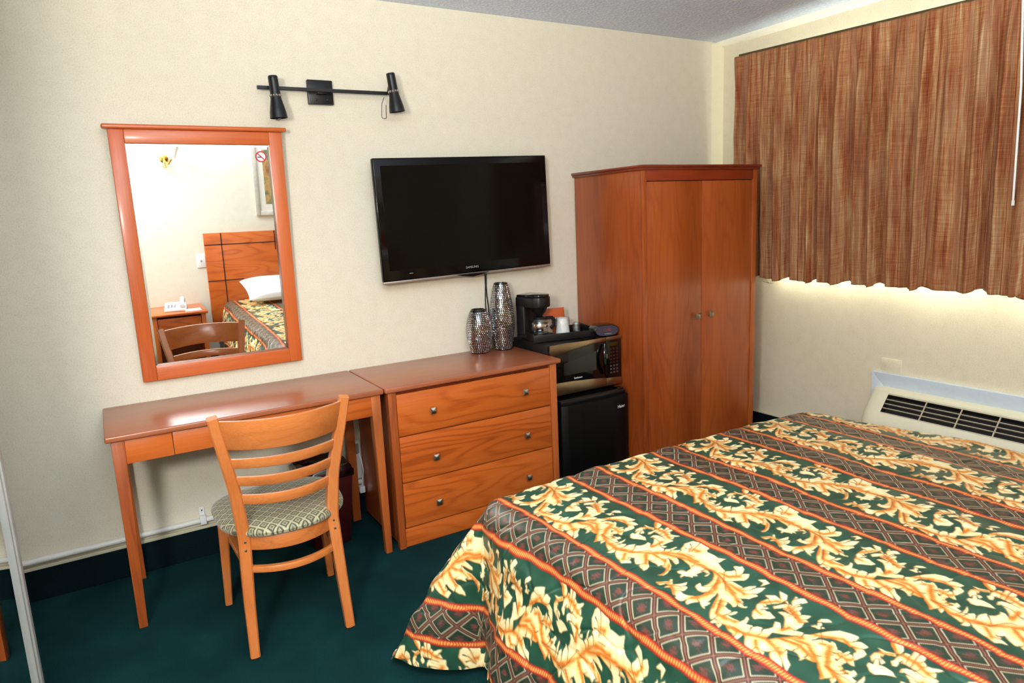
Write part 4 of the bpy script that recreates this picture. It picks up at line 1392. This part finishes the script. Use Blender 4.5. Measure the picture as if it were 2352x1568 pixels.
# ------------------------------------------------------------------ printed quilt
SCROLL_POLYS=[[113,388,82,369,56,348,44,333,32,326,43,323,48,318,40,306,51,307,59,309,46,292,37,272,33,262,25,259,31,251,41,247,30,229,27,221,24,209,19,195,27,189,38,179,43,188,44,194,55,199,59,194,49,180,43,169,48,163,40,148,40,142,37,132,48,133,61,140,68,152,81,167,81,153,83,141,79,129,86,127,86,115,87,110,72,98,58,95,49,97,59,87,72,89,92,100,105,111,111,123,123,142,122,129,117,116,115,107,124,106,135,120,139,131,143,120,140,102,136,84,132,74,132,38,186,64,244,144,238,148,234,159,225,166,212,160,198,167,190,154,176,154,169,160,158,170,176,169,177,173,157,175,147,183,149,189,161,189,157,197,153,201,175,203,193,201,194,208,210,215,223,208,220,216,214,226,213,234,220,244,233,247,235,258,241,257,246,245,249,260,242,271,221,268,219,278,202,284,188,281,179,283,169,273,173,268,188,271,191,258,186,242,182,254,174,259,161,255,166,249,160,237,146,225,130,218,141,229,139,238,128,234,114,237,104,245,109,251,93,257,82,257,90,265,78,274,95,279,107,287,93,284,82,284,84,295,87,308,97,305,91,317,97,337,112,355,110,348,110,335,122,339,120,348,120,357,134,363,146,376,147,384,137,382],[206,290,199,304,198,321,193,311,179,316,162,313,145,297,142,303,134,301,121,287,123,277,129,272,137,259,143,249,152,263,154,277,153,287,168,286,175,299,189,301,199,285],[206,288,220,307,251,331,241,312,250,310,252,298,240,296,222,284,209,283],[120,-258,140,-264,167,-274,189,-287,197,-307,201,-322,184,-324,189,-336,186,-352,172,-350,163,-363,152,-365,134,-363,126,-361,113,-372,110,-364,112,-357,98,-355,88,-369,85,-379,95,-377,103,-378,99,-387,90,-388,80,-383,76,-375,81,-366,91,-355,85,-344,98,-345,107,-341,111,-328,112,-318,117,-325,131,-324,135,-334,146,-341,134,-344,141,-349,153,-347,160,-338,162,-325,159,-309,153,-293,138,-277],[117,-276,136,-284,140,-296,137,-313,124,-314,113,-314,106,-306,108,-296,111,-286],[49,-223,76,-215,86,-228,100,-243,116,-255,119,-273,118,-288,105,-315,101,-326,75,-330,65,-323,64,-318,65,-303,56,-305,46,-304,55,-299,61,-288,60,-278,55,-269,48,-274,35,-285,26,-300,9,-306,11,-297,3,-296,7,-280,14,-262,26,-251,22,-243,9,-250,9,-260,2,-249,-2,-236,3,-224,1,-215,12,-202,26,-190,30,-182,17,-184,6,-184,3,-174,11,-174,17,-165,19,-152,29,-136,47,-152,60,-163,65,-176,58,-178,70,-183,74,-192,69,-197,81,-202,98,-200,113,-191,118,-200,108,-210,97,-219,116,-211,135,-198,144,-187,147,-170,159,-177,159,-192,156,-205,159,-195,162,-182,164,-166,156,-159,151,-157,158,-148,169,-151,180,-159,188,-167,187,-173,197,-164,218,-158,218,-167,225,-176,219,-188,206,-182,196,-185,198,-191,184,-195,175,-207,180,-212,187,-222,169,-223,166,-232,157,-228,137,-234,119,-235,127,-249,122,-253,128,-258,142,-276,129,-277,119,-273,116,-255],[186,-166,195,-154,170,-145,151,-137,140,-142,146,-148,132,-145,134,-159,129,-170,125,-182,111,-179,103,-171,95,-163,87,-159,93,-148,106,-138,121,-134,134,-125,154,-121,172,-124,176,-111,191,-126,187,-148],[209,-122,210,-133,212,-141,197,-152,183,-148],[160,-242,172,-247,183,-241,194,-241,203,-250,202,-261,194,-255,186,-249,175,-255,173,-265,161,-259],[86,-248,106,-257,105,-270,104,-284,98,-295,90,-307,86,-315,90,-318,95,-311,106,-313,101,-323,90,-326,74,-328,63,-320,63,-310,62,-301,56,-305,46,-304,54,-299,61,-289,63,-277,56,-266],[154,128,139,77,123,67,112,66,111,78,106,83,96,82,91,73,93,64,85,59,80,51,93,53,99,46,102,36,108,41,115,33,119,39,130,40,138,45,141,36,139,27,126,23,133,20,147,25,150,34,150,42,157,34,156,25,146,13,129,0,114,-4,101,-4,95,0,99,9,88,9,80,5,76,-7,77,-21,83,-27,72,-28,55,-21,43,-10,40,1,43,14,47,9,52,8,65,13,66,21,80,30,65,34,52,41,48,44,63,61,60,64,51,60,36,68,25,75,22,63,24,58,37,55,39,47,24,46,31,41,34,35,30,26,22,15,20,4,16,2,15,-10,19,-17,27,-21,18,-31,19,-35,28,-36,39,-39,46,-44,39,-58,37,-69,44,-62,61,-62,60,-56,73,-52,88,-49,99,-45,93,-52,70,-64,48,-76,33,-87,21,-100,18,-108,9,-112,15,-119,14,-126,11,-134,25,-131,28,-138,39,-149,61,-162,80,-152,83,-144,68,-149,60,-147,58,-139,55,-127,56,-114,61,-121,72,-123,82,-120,73,-113,72,-101,75,-90,90,-84,91,-93,87,-101,96,-105,98,-115,104,-122,110,-121,107,-116,113,-104,119,-102,119,-97,126,-87,130,-93,137,-101,149,-101,161,-104,165,-96,182,-96,198,-93,182,-76,191,-73,176,-65,162,-62,162,-43,162,-24,179,-37,185,-43,199,-42,212,-34,203,-20,219,-12,225,0,218,6,209,12,202,0,192,1,181,10,185,26,194,46,196,76,190,115,161,137],[204,171,226,167,243,150,237,126,226,108,205,109,193,119,213,95,213,64,223,48,197,46,188,64,168,94,154,147,181,159],[209,-61,223,-72,218,-88,195,-81,211,-76]]
SCROLL_STROKES=[([129,376,74,342,57,299,55,263,72,231,100,199,140,162,161,132,162,82],9),([100,199,65,154],8),([60,229,33,205],6),([210,285,208,249,196,223],7),([132,212,168,216],6),([186,312,204,289],5),([113,125,89,102,62,93],7),([199,132,200,118],8),([213,295,234,313],5),([110,184,108,136],6),([128,172,150,114,158,63,158,14,148,-20,132,-51,128,-66],8),([150,-3,104,-31,75,-33,44,-22],9),([82,-72,43,-99,45,-122,52,-141],8),([165,12,170,-11,191,-23],6),([148,-33,146,-79],8),([127,-54,112,-95],8),([42,45,32,22],7),([93,-52,52,-78],5),([28,68,49,52],4),([28,-138,30,-163,35,-185,51,-219,73,-235,110,-261],8),([51,-224,38,-267],9),([73,-235,85,-275,72,-316],8),([33,-211,18,-227],6),([178,-173,163,-207,154,-224],7),([98,-220,122,-220],7),([147,-125,177,-141,190,-153],6),([116,-140,114,-154],5),([92,-253,101,-279,73,-319,55,-340,32,-369,22,-391,16,-410],8),([140,-270,170,-309,162,-337],7),([121,-334,119,-352,128,-361],7),([98,-358,84,-373],5),([123,-292,127,-300],5),([57,-326,30,-348],7)]
SCROLL_CREASES=[[46,258,69,229,115,207,117,198],[72,344,71,312,76,269],[190,251,184,220],[160,15,148,-20,121,-49],[151,2,120,-18,87,-30],[81,-72,41,-98],[152,57,160,25],[50,-221,75,-217,83,-231],[73,-235,74,-251],[35,-141,33,-181],[170,-182,151,-221],[54,-339,35,-352,26,-389],[103,-351,112,-363],[171,130,174,103],[91,-65,45,-94]]

TLX, TLY = 0.3553, 0.684
RES = 1500.0


def rasterise():
    nx, ny = int(round(TLX * RES)), int(round(TLY * RES))
    X, Y = np.meshgrid((np.arange(nx) + 0.5) / RES, (np.arange(ny) + 0.5) / RES)   # [0,TLX) x [0,TLY)
    def fill(poly, mask):
        p = np.array(poly, dtype=float).reshape(-1, 2) / 1000.0
        y0 = p[:, 1].min()
        for k in range(-2, 3):
            q = p.copy()
            q[:, 1] += k * TLY
            if q[:, 1].max() < 0 or q[:, 1].min() > TLY:
                continue
            i0, i1 = max(0, int((q[:, 0].min()) * RES) - 1), min(nx, int(q[:, 0].max() * RES) + 2)
            j0, j1 = max(0, int((q[:, 1].min()) * RES) - 1), min(ny, int(q[:, 1].max() * RES) + 2)
            if i1 <= i0 or j1 <= j0:
                continue
            xs, ys = X[j0:j1, i0:i1], Y[j0:j1, i0:i1]
            ins = np.zeros(xs.shape, bool)
            a = q
            b = np.roll(q, -1, 0)
            for (x1, y1), (x2, y2) in zip(a, b):
                if y1 == y2:
                    continue
                c_ = ((y1 > ys) != (y2 > ys)) & (xs < (x2 - x1) * (ys - y1) / (y2 - y1) + x1)
                ins ^= c_
            mask[j0:j1, i0:i1] |= ins
    def dist(lines, best=None, k_only=None):
        D = np.full(X.shape, 99.0)
        for pts, w in lines:
            p = np.array(pts, dtype=float).reshape(-1, 2) / 1000.0
            for k in range(-2, 3):
                q = p.copy()
                q[:, 1] += k * TLY
                for (x1, y1), (x2, y2) in zip(q[:-1], q[1:]):
                    R_ = w * 5 / 1000.0
                    i0, i1 = max(0, int((min(x1, x2) - R_) * RES)), min(nx, int((max(x1, x2) + R_) * RES) + 1)
                    j0, j1 = max(0, int((min(y1, y2) - R_) * RES)), min(ny, int((max(y1, y2) + R_) * RES) + 1)
                    if i1 <= i0 or j1 <= j0:
                        continue
                    xs, ys = X[j0:j1, i0:i1], Y[j0:j1, i0:i1]
                    L2 = (x2 - x1) ** 2 + (y2 - y1) ** 2 + 1e-12
                    t_ = np.clip(((xs - x1) * (x2 - x1) + (ys - y1) * (y2 - y1)) / L2, 0, 1)
                    d = np.hypot(xs - x1 - t_ * (x2 - x1), ys - y1 - t_ * (y2 - y1)) / (w / 1000.0)
                    D[j0:j1, i0:i1] = np.minimum(D[j0:j1, i0:i1], d)
        return D
    lin = lambda r, g, b: np.array(srgb(r, g, b)[:3])
    mask = np.zeros(X.shape, bool)
    for p in SCROLL_POLYS:
        fill(p, mask)
    def fn(seed, sx, sy, n=7):
        r_ = np.random.RandomState(seed)
        o = np.zeros(X.shape)
        for _ in range(n):
            kx = r_.randint(-6, 7)
            ky = r_.randint(-9, 10)
            o += np.sin(2 * np.pi * (kx * sx * X / TLX + ky * sy * Y / TLY) + r_.uniform(0, 6.28))
        return o / n ** 0.5
    img = np.zeros(X.shape + (3,))
    green = lin(24, 60, 43)
    green2 = lin(38, 80, 60)
    g_ = np.clip(0.5 + 0.35 * fn(1, 1, 1), 0, 1)[..., None]
    img[:] = green * (1 - g_) + green2 * g_
    # gold leaves: cream lobes, orange bases along the stems, fine veins
    Ds = dist(SCROLL_STROKES)
    inner = mask.astype(float)
    for _ in range(14):
        inner = (np.roll(inner, 2, 0) + np.roll(inner, -2, 0) + np.roll(inner, 2, 1) + np.roll(inner, -2, 1) + inner) / 5
    o_ = 1.0 * 0.62 * np.exp(-(np.clip(Ds, 0, 9) / 0.75) ** 1.6) + 0.42 * np.exp(-(np.clip(Ds, 0, 9) / 2.0) ** 1.6) + 0.0 * np.clip((inner - 0.75) / 0.25, 0, 1)
    vein = 0.5 + 0.5 * np.sin(2 * np.pi * 150 * (X * 0.8 + Y * 0.35) + 2.5 * fn(4, 2, 2))
    sm = mask.astype(float)
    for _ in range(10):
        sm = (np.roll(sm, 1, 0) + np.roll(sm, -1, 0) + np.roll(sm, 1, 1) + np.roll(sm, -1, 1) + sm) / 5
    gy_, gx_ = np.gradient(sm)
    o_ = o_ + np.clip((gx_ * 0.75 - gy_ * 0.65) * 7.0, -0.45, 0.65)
    o_ = np.clip(o_ * 1.0 + 0.14 * (vein - 0.5) * (0.3 + o_) + 0.10 * fn(3, 2, 3), 0, 1)[..., None]
    cream, peach, orange = lin(238, 222, 170), lin(230, 184, 108), lin(204, 110, 34)
    gold = np.where(o_ < 0.5, cream + (peach - cream) * (o_ / 0.5), peach + (orange - peach) * ((o_ - 0.5) / 0.5))
    # lobe lines: from every notch of a leaf outline towards the nearest stem
    sp_ = np.concatenate([np.array([[a0 + (b0 - a0) * t_, a1 + (b1 - a1) * t_] for t_ in np.linspace(0, 1, 8)]) for st_, _w in SCROLL_STROKES for (a0, a1), (b0, b1) in zip(list(zip(st_[::2], st_[1::2]))[:-1], list(zip(st_[::2], st_[1::2]))[1:])])
    lobes, wedges = [], []
    for pl_ in SCROLL_POLYS:
        q = np.array(pl_, dtype=float).reshape(-1, 2)
        area = np.sum(q[:, 0] * np.roll(q[:, 1], -1) - np.roll(q[:, 0], -1) * q[:, 1])
        for i in range(len(q)):
            e1, e2 = q[i] - q[i - 1], q[(i + 1) % len(q)] - q[i]
            cr_ = (e1[0] * e2[1] - e1[1] * e2[0]) * np.sign(area)
            ang = math.atan2(cr_, float(e1 @ e2))
            if ang < -0.6:
                dd_ = sp_ - q[i]
                L = np.hypot(dd_[:, 0], dd_[:, 1])
                k_ = int(L.argmin())
                if 3 < L[k_] < 45:
                    nb = sp_[min(len(sp_) - 1, max(0, k_ - 6))]
                    t1 = q[i] + dd_[k_] * 0.45
                    t2 = q[i] + dd_[k_] * 0.85 + (nb - sp_[k_]) * 0.15
                    lobes.append(([q[i][0], q[i][1], t1[0], t1[1], t2[0], t2[1]], 1.4))
                    if L[k_] > 7:
                        pn = np.array([-dd_[k_][1], dd_[k_][0]]) / L[k_] * min(2.4, L[k_] * 0.12)
                        b0_ = q[i] - dd_[k_] / L[k_] * 1.5
                        wedges.append([b0_[0] + pn[0], b0_[1] + pn[1], t1[0], t1[1], b0_[0] - pn[0], b0_[1] - pn[1]])
    Dl = dist(lobes)
    lw_ = np.exp(-(Dl / 2.0) ** 2)[..., None] * 0.35
    gold = gold * (1 - lw_) + lin(214, 130, 54) * lw_
    lb_ = np.exp(-(Dl / 0.8) ** 2)[..., None] * 0.85
    gold = gold * (1 - lb_) + lin(140, 72, 24) * lb_
    cut = np.zeros(X.shape, bool)
    for wg in wedges:
        fill(wg, cut)
    mask &= ~cut
    Dc = dist([(c, 2.2) for c in SCROLL_CREASES])
    cr = np.exp(-(Dc / 0.8) ** 2)[..., None] * 0.75
    gold = gold * (1 - cr) + lin(128, 56, 20) * cr
    # soft dark outline around the leaves
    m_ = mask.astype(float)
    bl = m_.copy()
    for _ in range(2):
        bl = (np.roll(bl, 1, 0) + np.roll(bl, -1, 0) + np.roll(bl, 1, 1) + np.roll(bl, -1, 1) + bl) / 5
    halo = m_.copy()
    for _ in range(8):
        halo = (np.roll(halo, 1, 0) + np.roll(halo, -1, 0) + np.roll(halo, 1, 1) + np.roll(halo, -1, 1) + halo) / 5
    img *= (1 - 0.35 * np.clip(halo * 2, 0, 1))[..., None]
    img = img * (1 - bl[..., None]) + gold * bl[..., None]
    # lattice band
    CX0, CX1 = 0.243, TLX
    inb = (X > CX0) & (X < CX1)
    xc = (CX0 + CX1) / 2
    a = (X - xc) / 0.080
    b = (Y + 0.012) / (TLY / 8)
    p1 = a + b
    p2 = a - b
    f1 = np.abs(p1 - np.round(p1))
    f2 = np.abs(p2 - np.round(p2))
    d = np.minimum(f1, f2)                    # 0 on the crossing bars, .5 in the diamond centre
    lat = np.zeros(X.shape + (3,))
    n3 = fn(7, 3, 3)
    lat[:] = lin(34, 54, 40)
    red = np.clip(1.6 - np.hypot(f1 - 0.5, f2 - 0.5) / 0.13 + 0.5 * n3 + 0.8 * fn(9, 9, 14, 9), 0, 1)[..., None] * 0.75
    lat = lat * (1 - red) + lin(120, 60, 54) * red
    def stripe(c, w, col, al=1.0):
        nonlocal lat
        k = (np.clip(1.2 - np.abs(d - c) / w, 0, 1) * al)[..., None]
        lat = lat * (1 - k) + col * k
    k = (d < 0.105)[..., None]
    lat = np.where(k, lin(78, 52, 38), lat)
    stripe(0.0, 0.016, lin(160, 104, 86))
    stripe(0.052, 0.022, lin(58, 30, 22))
    stripe(0.112, 0.017, lin(214, 204, 166))
    stripe(0.150, 0.018, lin(60, 46, 32), 0.7)
    img[inb] = lat[inb]
    # rope cords
    def cord(cx):
        nonlocal img
        for kx in (-1, 0, 1):
            dx = X - (cx + kx * TLX) - 0.0016 * np.sin(2 * np.pi * 7 * Y / TLY + cx * 40)
            w = 0.0108 * (1 + 0.10 * np.sin(2 * np.pi * 5 * Y / TLY + 1 + cx * 9))
            r = np.abs(dx) / w
            m = r < 1.0
            tw = 0.5 + 0.5 * np.cos(2 * np.pi * (Y * 96 / TLY + dx / 0.030))
            core = np.clip(1.35 - r / 0.55, 0, 1)
            bead = core * tw ** 3
            c_ = lin(164, 36, 26)[None, None] * (1 - core[..., None]) + lin(198, 82, 22) * core[..., None]
            c_ = c_ * (1 - bead[..., None] * 0.9) + lin(252, 206, 120) * bead[..., None] * 0.9
            dk = np.clip((r - 0.8) / 0.2, 0, 1)[..., None] * 0.55
            c_ = c_ * (1 - dk) + lin(96, 24, 34) * dk
            img = np.where(m[..., None], c_, img)
    cord(0.0)
    cord(CX0)
    return img


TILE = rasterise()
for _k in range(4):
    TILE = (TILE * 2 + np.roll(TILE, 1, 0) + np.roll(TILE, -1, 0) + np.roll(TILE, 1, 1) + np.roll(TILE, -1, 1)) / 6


def sample(cx, cy):
    ny, nx = TILE.shape[:2]
    u = ((cx - 2.0) % TLX) * RES - 0.5
    v = ((cy + 2.2) % TLY) * RES - 0.5
    i, j = np.floor(u).astype(int), np.floor(v).astype(int)
    fu, fv = (u - i)[:, None], (v - j)[:, None]
    g = lambda a, b: TILE[b % ny, a % nx]
    return (g(i, j) * (1 - fu) * (1 - fv) + g(i + 1, j) * fu * (1 - fv) + g(i, j + 1) * (1 - fu) * fv + g(i + 1, j + 1) * fu * fv)


def quilt():
    s1 = 0.0023
    xs = np.concatenate([np.arange(1.0, 3.14, s1), np.arange(3.14, 3.80, 0.007)])
    ys = np.concatenate([np.arange(-3.462, -2.88, 0.007), np.arange(-2.88, -0.78, s1)])
    CXg, CYg = np.meshgrid(xs, ys)
    cx, cy = CXg.ravel(), CYg.ravel()
    bx1 = 3.085 + 0.135 * np.clip((-1.44 - cy) / 0.6, 0, 1) ** 0.8
    qx = np.minimum(np.maximum(cx, BX0), bx1)
    qy = np.minimum(cy, BY1)
    ox, oy = cx - qx, cy - qy
    d = np.hypot(ox, oy)
    ds = np.maximum(d, 1e-9)
    nxv, nyv = ox / ds, oy / ds
    phi = np.degrees(np.arctan2(np.maximum(oy, 0), np.abs(ox) + 1e-12))      # 0 side .. 90 foot
    corner = (oy > 0) & (np.abs(ox) > 1e-9)
    side = (oy <= 0) & (np.abs(ox) > 1e-9)
    # cloth length below the edge
    D = np.where(corner, 0.590 + 0.150 * np.sin(np.radians(phi * 2)) ** 0.6, 0.590)
    # slope of the hanging part
    sl = np.full(cx.shape, 7.0)
    w = BY1 - cy                                                             # distance along the side, from the foot corner
    side_sl = np.interp(w, [0, 0.035, 0.10, 0.17, 0.26, 0.42, 0.60, 0.80, 1.0, 1.3, 1.7, 2.0], [1.5, 1.0, 9, 15.5, 17, 12, 15, 10, 15, 11, 14, 10])
    cor_sl = np.interp(phi, [0, 8, 18, 32, 45, 60, 75, 90], [1.5, 6, 23, 36, 36, 30, 18, 6])
    sl = np.where(side, side_sl, sl)
    sl = np.where(corner, cor_sl, sl)
    d_ = np.minimum(d, D)
    R_ = 0.075
    th = np.minimum(d_ / R_, math.pi / 2)
    slr = np.radians(sl)
    th_end = math.pi / 2 - slr                      # stop turning when the slope is reached
    th = np.minimum(d_ / R_, th_end)
    rest = np.maximum(0, d_ - R_ * th_end)
    # lower part of a flared fold bends towards vertical a little
    hor = R_ * np.sin(th) + rest * np.sin(slr) * (1 - 0.10 * rest / 0.6)
    ver = R_ * (1 - np.cos(th)) + rest * np.cos(slr)
    X = qx + nxv * hor
    Y = qy + nyv * hor
    Z = BZ - ver
    zmin = 0.008 + 0.006 * (1 + np.sin(phi * 0.2))
    below = np.maximum(0, zmin - Z)
    X += nxv * below * 0.9
    Y += nyv * below * 0.9
    Z = np.maximum(Z, zmin)
    # crown, puffs and quilting
    top = np.exp(-(d / 0.05) ** 2)
    Z += 0.012 * top * np.clip(np.minimum((cx - BX0) / 0.4, (bx1 - cx) / 0.4), 0, 1)
    rs = np.random.RandomState(2)
    puff = np.zeros(cx.shape)
    for _ in range(14):
        k = rs.uniform(8, 26)
        a_ = rs.uniform(0, math.pi)
        puff += np.sin(k * (cx * math.cos(a_) + cy * math.sin(a_)) + rs.uniform(0, 6.28))
    puff /= 14 ** .5
    q1 = np.zeros(cx.shape)
    for _ in range(8):
        k = rs.uniform(26, 46)
        a_ = rs.uniform(0, math.pi)
        q1 += np.sin(k * (cx * math.cos(a_) + cy * math.sin(a_)) + rs.uniform(0, 6.28))
    seam = np.exp(-(q1 / 8 ** .5 / 0.16) ** 2)
    wr = np.zeros(cx.shape)
    for _ in range(7):
        k = rs.uniform(30, 60)
        a_ = rs.uniform(-0.35, 0.35)
        wr += np.sin(k * (cx * math.cos(a_) + cy * math.sin(a_)) + rs.uniform(0, 6.28))
    hang = np.clip(rest / 0.45, 0, 1) * np.where(side, 1.0, np.where(corner, 0.7, 0.5))
    X += nxv * 0.010 * hang * np.sin(w * 17 + 0.8 + 2.0 * np.sin(w * 5)) + nxv * 0.004 * hang * np.sin(w * 41)
    Y += nyv * 0.010 * hang * np.sin(phi * 0.14)
    ofs = 0.0026 * puff - 0.0024 * seam + 0.0007 * wr
    Z += ofs * (0.3 + 0.7 * top)
    X += nxv * ofs * 1.6 * (1 - top)
    Y += nyv * ofs * 1.6 * (1 - top)
    V = np.stack([X, Y, Z], 1)
    shift = np.interp(cx, [1.0, 1.5, 1.62, 1.9, 2.3], [0.085, 0.030, 0.026, 0.006, 0.0])
    shift = shift + 0.022 * np.exp(-((cy + 1.48) / 0.22) ** 2) * np.clip((2.2 - cx) / 0.5, 0, 1)
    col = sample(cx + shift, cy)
    ny, nx = CXg.shape
    idx = np.arange(ny * nx).reshape(ny, nx)
    F = np.stack([idx[:-1, :-1], idx[:-1, 1:], idx[1:, 1:], idx[1:, :-1]], -1).reshape(-1, 4)
    over = (d > D).ravel()
    F = F[~(over[F].all(1))]
    used = np.zeros(len(V), bool)
    used[F.ravel()] = True
    remap = np.cumsum(used) - 1
    F = remap[F]
    V, col = V[used], col[used]
    m, nt, b = new_mat('printed_quilt_fabric')
    at = nt.nodes.new('ShaderNodeVertexColor')
    at.layer_name = 'print'
    nt.links.new(at.outputs['Color'], b.inputs['Base Color'])
    n = N(nt, 'ShaderNodeTexNoise', Scale=900.0, Detail=1.0)
    nt.links.new(coords(nt), n.inputs['Vector'])
    bump(nt, b, n.outputs['Fac'], 0.15, 0.0006)
    b.inputs['Roughness'].default_value = 0.38
    b.inputs['Specular IOR Level'].default_value = 0.5
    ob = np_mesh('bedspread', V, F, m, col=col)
    return tag(rot_origin(ob, (2.35, -2.45, 0.6)), 'quilted dark green bedspread with gold leaf scrolls and orange cord stripes', 'bedspread')


quilt()

# pillow
def pillow(name, c, sx, sy, sz, rx, label, seed):
    rnd = np.random.RandomState(seed)
    n = 40
    u = np.linspace(-1, 1, n + 1)
    U, Vv = np.meshgrid(u, u)
    prof = (np.clip(1 - np.abs(U) ** 3.2, 0, 1) * np.clip(1 - np.abs(Vv) ** 3.2, 0, 1)) ** 0.42
    wob = 0.04 * np.sin(5 * U + 2 * Vv) + 0.03 * np.sin(7 * Vv - 3 * U)
    pin = 1 - 0.06 * (np.abs(U) ** 2) * (1 - Vv ** 2)
    X = U * sx / 2 * (1 - 0.05 * (1 - np.abs(Vv) ** 2) * np.abs(U) ** 4)
    Y = Vv * sy / 2 * (1 - 0.07 * (1 - np.abs(U) ** 2) * np.abs(Vv) ** 4)
    top = np.stack([X, Y, sz / 2 * prof * (1 + wob)], -1).reshape(-1, 3)
    bot = np.stack([X, Y, -sz / 2 * prof * 0.8], -1).reshape(-1, 3)
    V = np.concatenate([top, bot])
    idx = np.arange((n + 1) ** 2).reshape(n + 1, n + 1)
    F1 = np.stack([idx[:-1, :-1], idx[:-1, 1:], idx[1:, 1:], idx[1:, :-1]], -1).reshape(-1, 4)
    F2 = F1[:, ::-1] + (n + 1) ** 2
    o = np_mesh(name, V, np.concatenate([F1, F2]), M['linen'])
    o.location = c
    o.rotation_euler = (rx, 0, 0)
    return tag(o, label, 'pillow')


pillow('pillow', (2.03, -3.225, 0.706), 0.70, 0.44, 0.15, math.radians(-14), 'white pillow on the bed end nearest the nightstand', 1)
pillow('pillow', (2.76, -3.225, 0.706), 0.68, 0.44, 0.15, math.radians(-14), 'white pillow on the window side of the bed', 2)

# ------------------------------------------------------------------ nightstand and telephone
ns = thing('nightstand', 'cherry wood nightstand beside the bed seen in the mirror', 'nightstand', (1.12, -3.29, 0))
MB().box(0.900, 1.345, -3.498, -3.065, 0.568, 0.588, 0.005).build('top', M['wood_x'], ns)
b = MB().box(0.935, 0.950, -3.48, -3.10, 0.05, 0.568)
b.box(1.295, 1.310, -3.48, -3.10, 0.05, 0.568)
b.box(0.95, 1.295, -3.48, -3.47, 0.05, 0.568)
b.box(0.95, 1.295, -3.47, -3.10, 0.10, 0.115)
b.build('body', M['wood_ward_z'], ns)
for x in (0.918, 1.292):
    MB().box(x, x + 0.035, -3.112, -3.080, 0, 0.568, 0.002).build('front_post', M['wood_z'], ns)
dw = MB().box(0.957, 1.288, -3.104, -3.086, 0.36, 0.550, 0.002).build('drawer', M['wood_x'], ns)
kk = MB().lathe([(0.005, -0.0), (0.006, 0.012), (0.015, 0.018), (0.015, 0.024), (0, 0.028)], (0, 0, 0), 16, 'y').xform(Matrix.Translation((1.122, -3.086, 0.455)) @ Matrix.Rotation(math.pi, 4, 'Z')).build('knob', M['nickel'], dw)
ph = thing('telephone', 'white desk telephone with handset on the nightstand', 'telephone', (1.12, -3.27, 0.5885), math.radians(188), local=True)
MB().prism([(-0.10, 0.0), (0.10, 0.0), (0.10, 0.052), (-0.10, 0.022)], 'x', -0.085, 0.085, 0.006).build('base', M['white'], ph)
kp = MB()
for r_ in range(4):
    for c_ in range(3):
        x, y = 0.005 + c_ * 0.024, -0.06 + r_ * 0.022
        z = 0.022 + (y + 0.10) * 0.15
        kp.box(x - 0.008, x + 0.008, y - 0.006, y + 0.006, z, z + 0.006, 0.001)
kp.build('keypad', M['grey_text'], ph)
MB().tube([(-0.055, -0.085, 0.040), (-0.055, -0.06, 0.062), (-0.055, 0.0, 0.072), (-0.055, 0.06, 0.082), (-0.055, 0.09, 0.068)], [0.024, 0.019, 0.014, 0.019, 0.024], 16).build('handset', M['white'], ph)
nb = MB().box(1.18, 1.30, -3.20, -3.10, 0.5885, 0.598, 0.001)
tag(rot_origin(nb.build('notepad', M['white_paper'], None), (1.24, -3.15, 0.589)), 'small white notepad beside the telephone on the nightstand', 'notepad')
lw = MB().box(1.352, 1.425, -3.4995, -3.492, 0.905, 1.025, 0.003)
pl = tag(rot_origin(lw.build('switch_plate', M['white'], None), (1.39, -3.498, 0.965)), 'white switch plate on the wall beside the headboard', 'switch')
MB().box(1.383, 1.394, -3.493, -3.486, 0.955, 0.975, 0.001).build('toggle', M['grey_text'], pl)

# ------------------------------------------------------------------ wall sconce and picture over the bed
sc = thing('wall_sconce', 'brass swing arm sconce with white shade above the nightstand', 'wall lamp', (1.20, -3.49, 1.84))
MB().lathe([(0, 0.0), (0.034, 0.0), (0.034, -0.010), (0.022, -0.018), (0, -0.020)], (1.19, -3.499, 1.845), 24, 'y').build('back_plate', M['brass'], sc)
MB().tube([(1.19, -3.48, 1.845), (1.19, -3.42, 1.82), (1.21, -3.36, 1.80), (1.235, -3.33, 1.84)], 0.008, 10).build('arm', M['brass'], sc)
MB().tube([(1.19, -3.47, 1.845), (1.185, -3.455, 1.79), (1.19, -3.45, 1.77)], [0.008, 0.012, 0.015], 12).build('knob', M['brass'], sc)
MB().lathe([(0.020, 0), (0.030, 0.03), (0.055, 0.085), (0.075, 0.13), (0.073, 0.13), (0.052, 0.085), (0.018, 0.004)], (1.245, -3.33, 1.845), 28).xform(Matrix.Identity(4)).build('shade', M['shade'], sc)
pc = thing('framed_picture', 'large landscape picture in a weathered grey frame above the headboard', 'picture', (2.33, -3.49, 1.68))
px0, px1, pz0, pz1 = 1.895, 2.725, 1.345, 2.02
for b_ in ((px0, px0 + 0.04, pz0, pz1), (px1 - 0.04, px1, pz0, pz1), (px0 + .04, px1 - .04, pz0, pz0 + 0.04), (px0 + .04, px1 - .04, pz1 - 0.04, pz1)):
    MB().box(b_[0], b_[1], -3.499, -3.472, b_[2], b_[3], 0.004).build('frame_rail', M['frame_grey'], pc)
MB().box(px0 + .038, px1 - .038, -3.497, -3.486, pz0 + .038, pz1 - .038).build('mat_board', M['mat_board'], pc)
MB().box(px0 + .095, px1 - .095, -3.4865, -3.4845, pz0 + .10, pz1 - .095).build('print', M['picture'], pc)
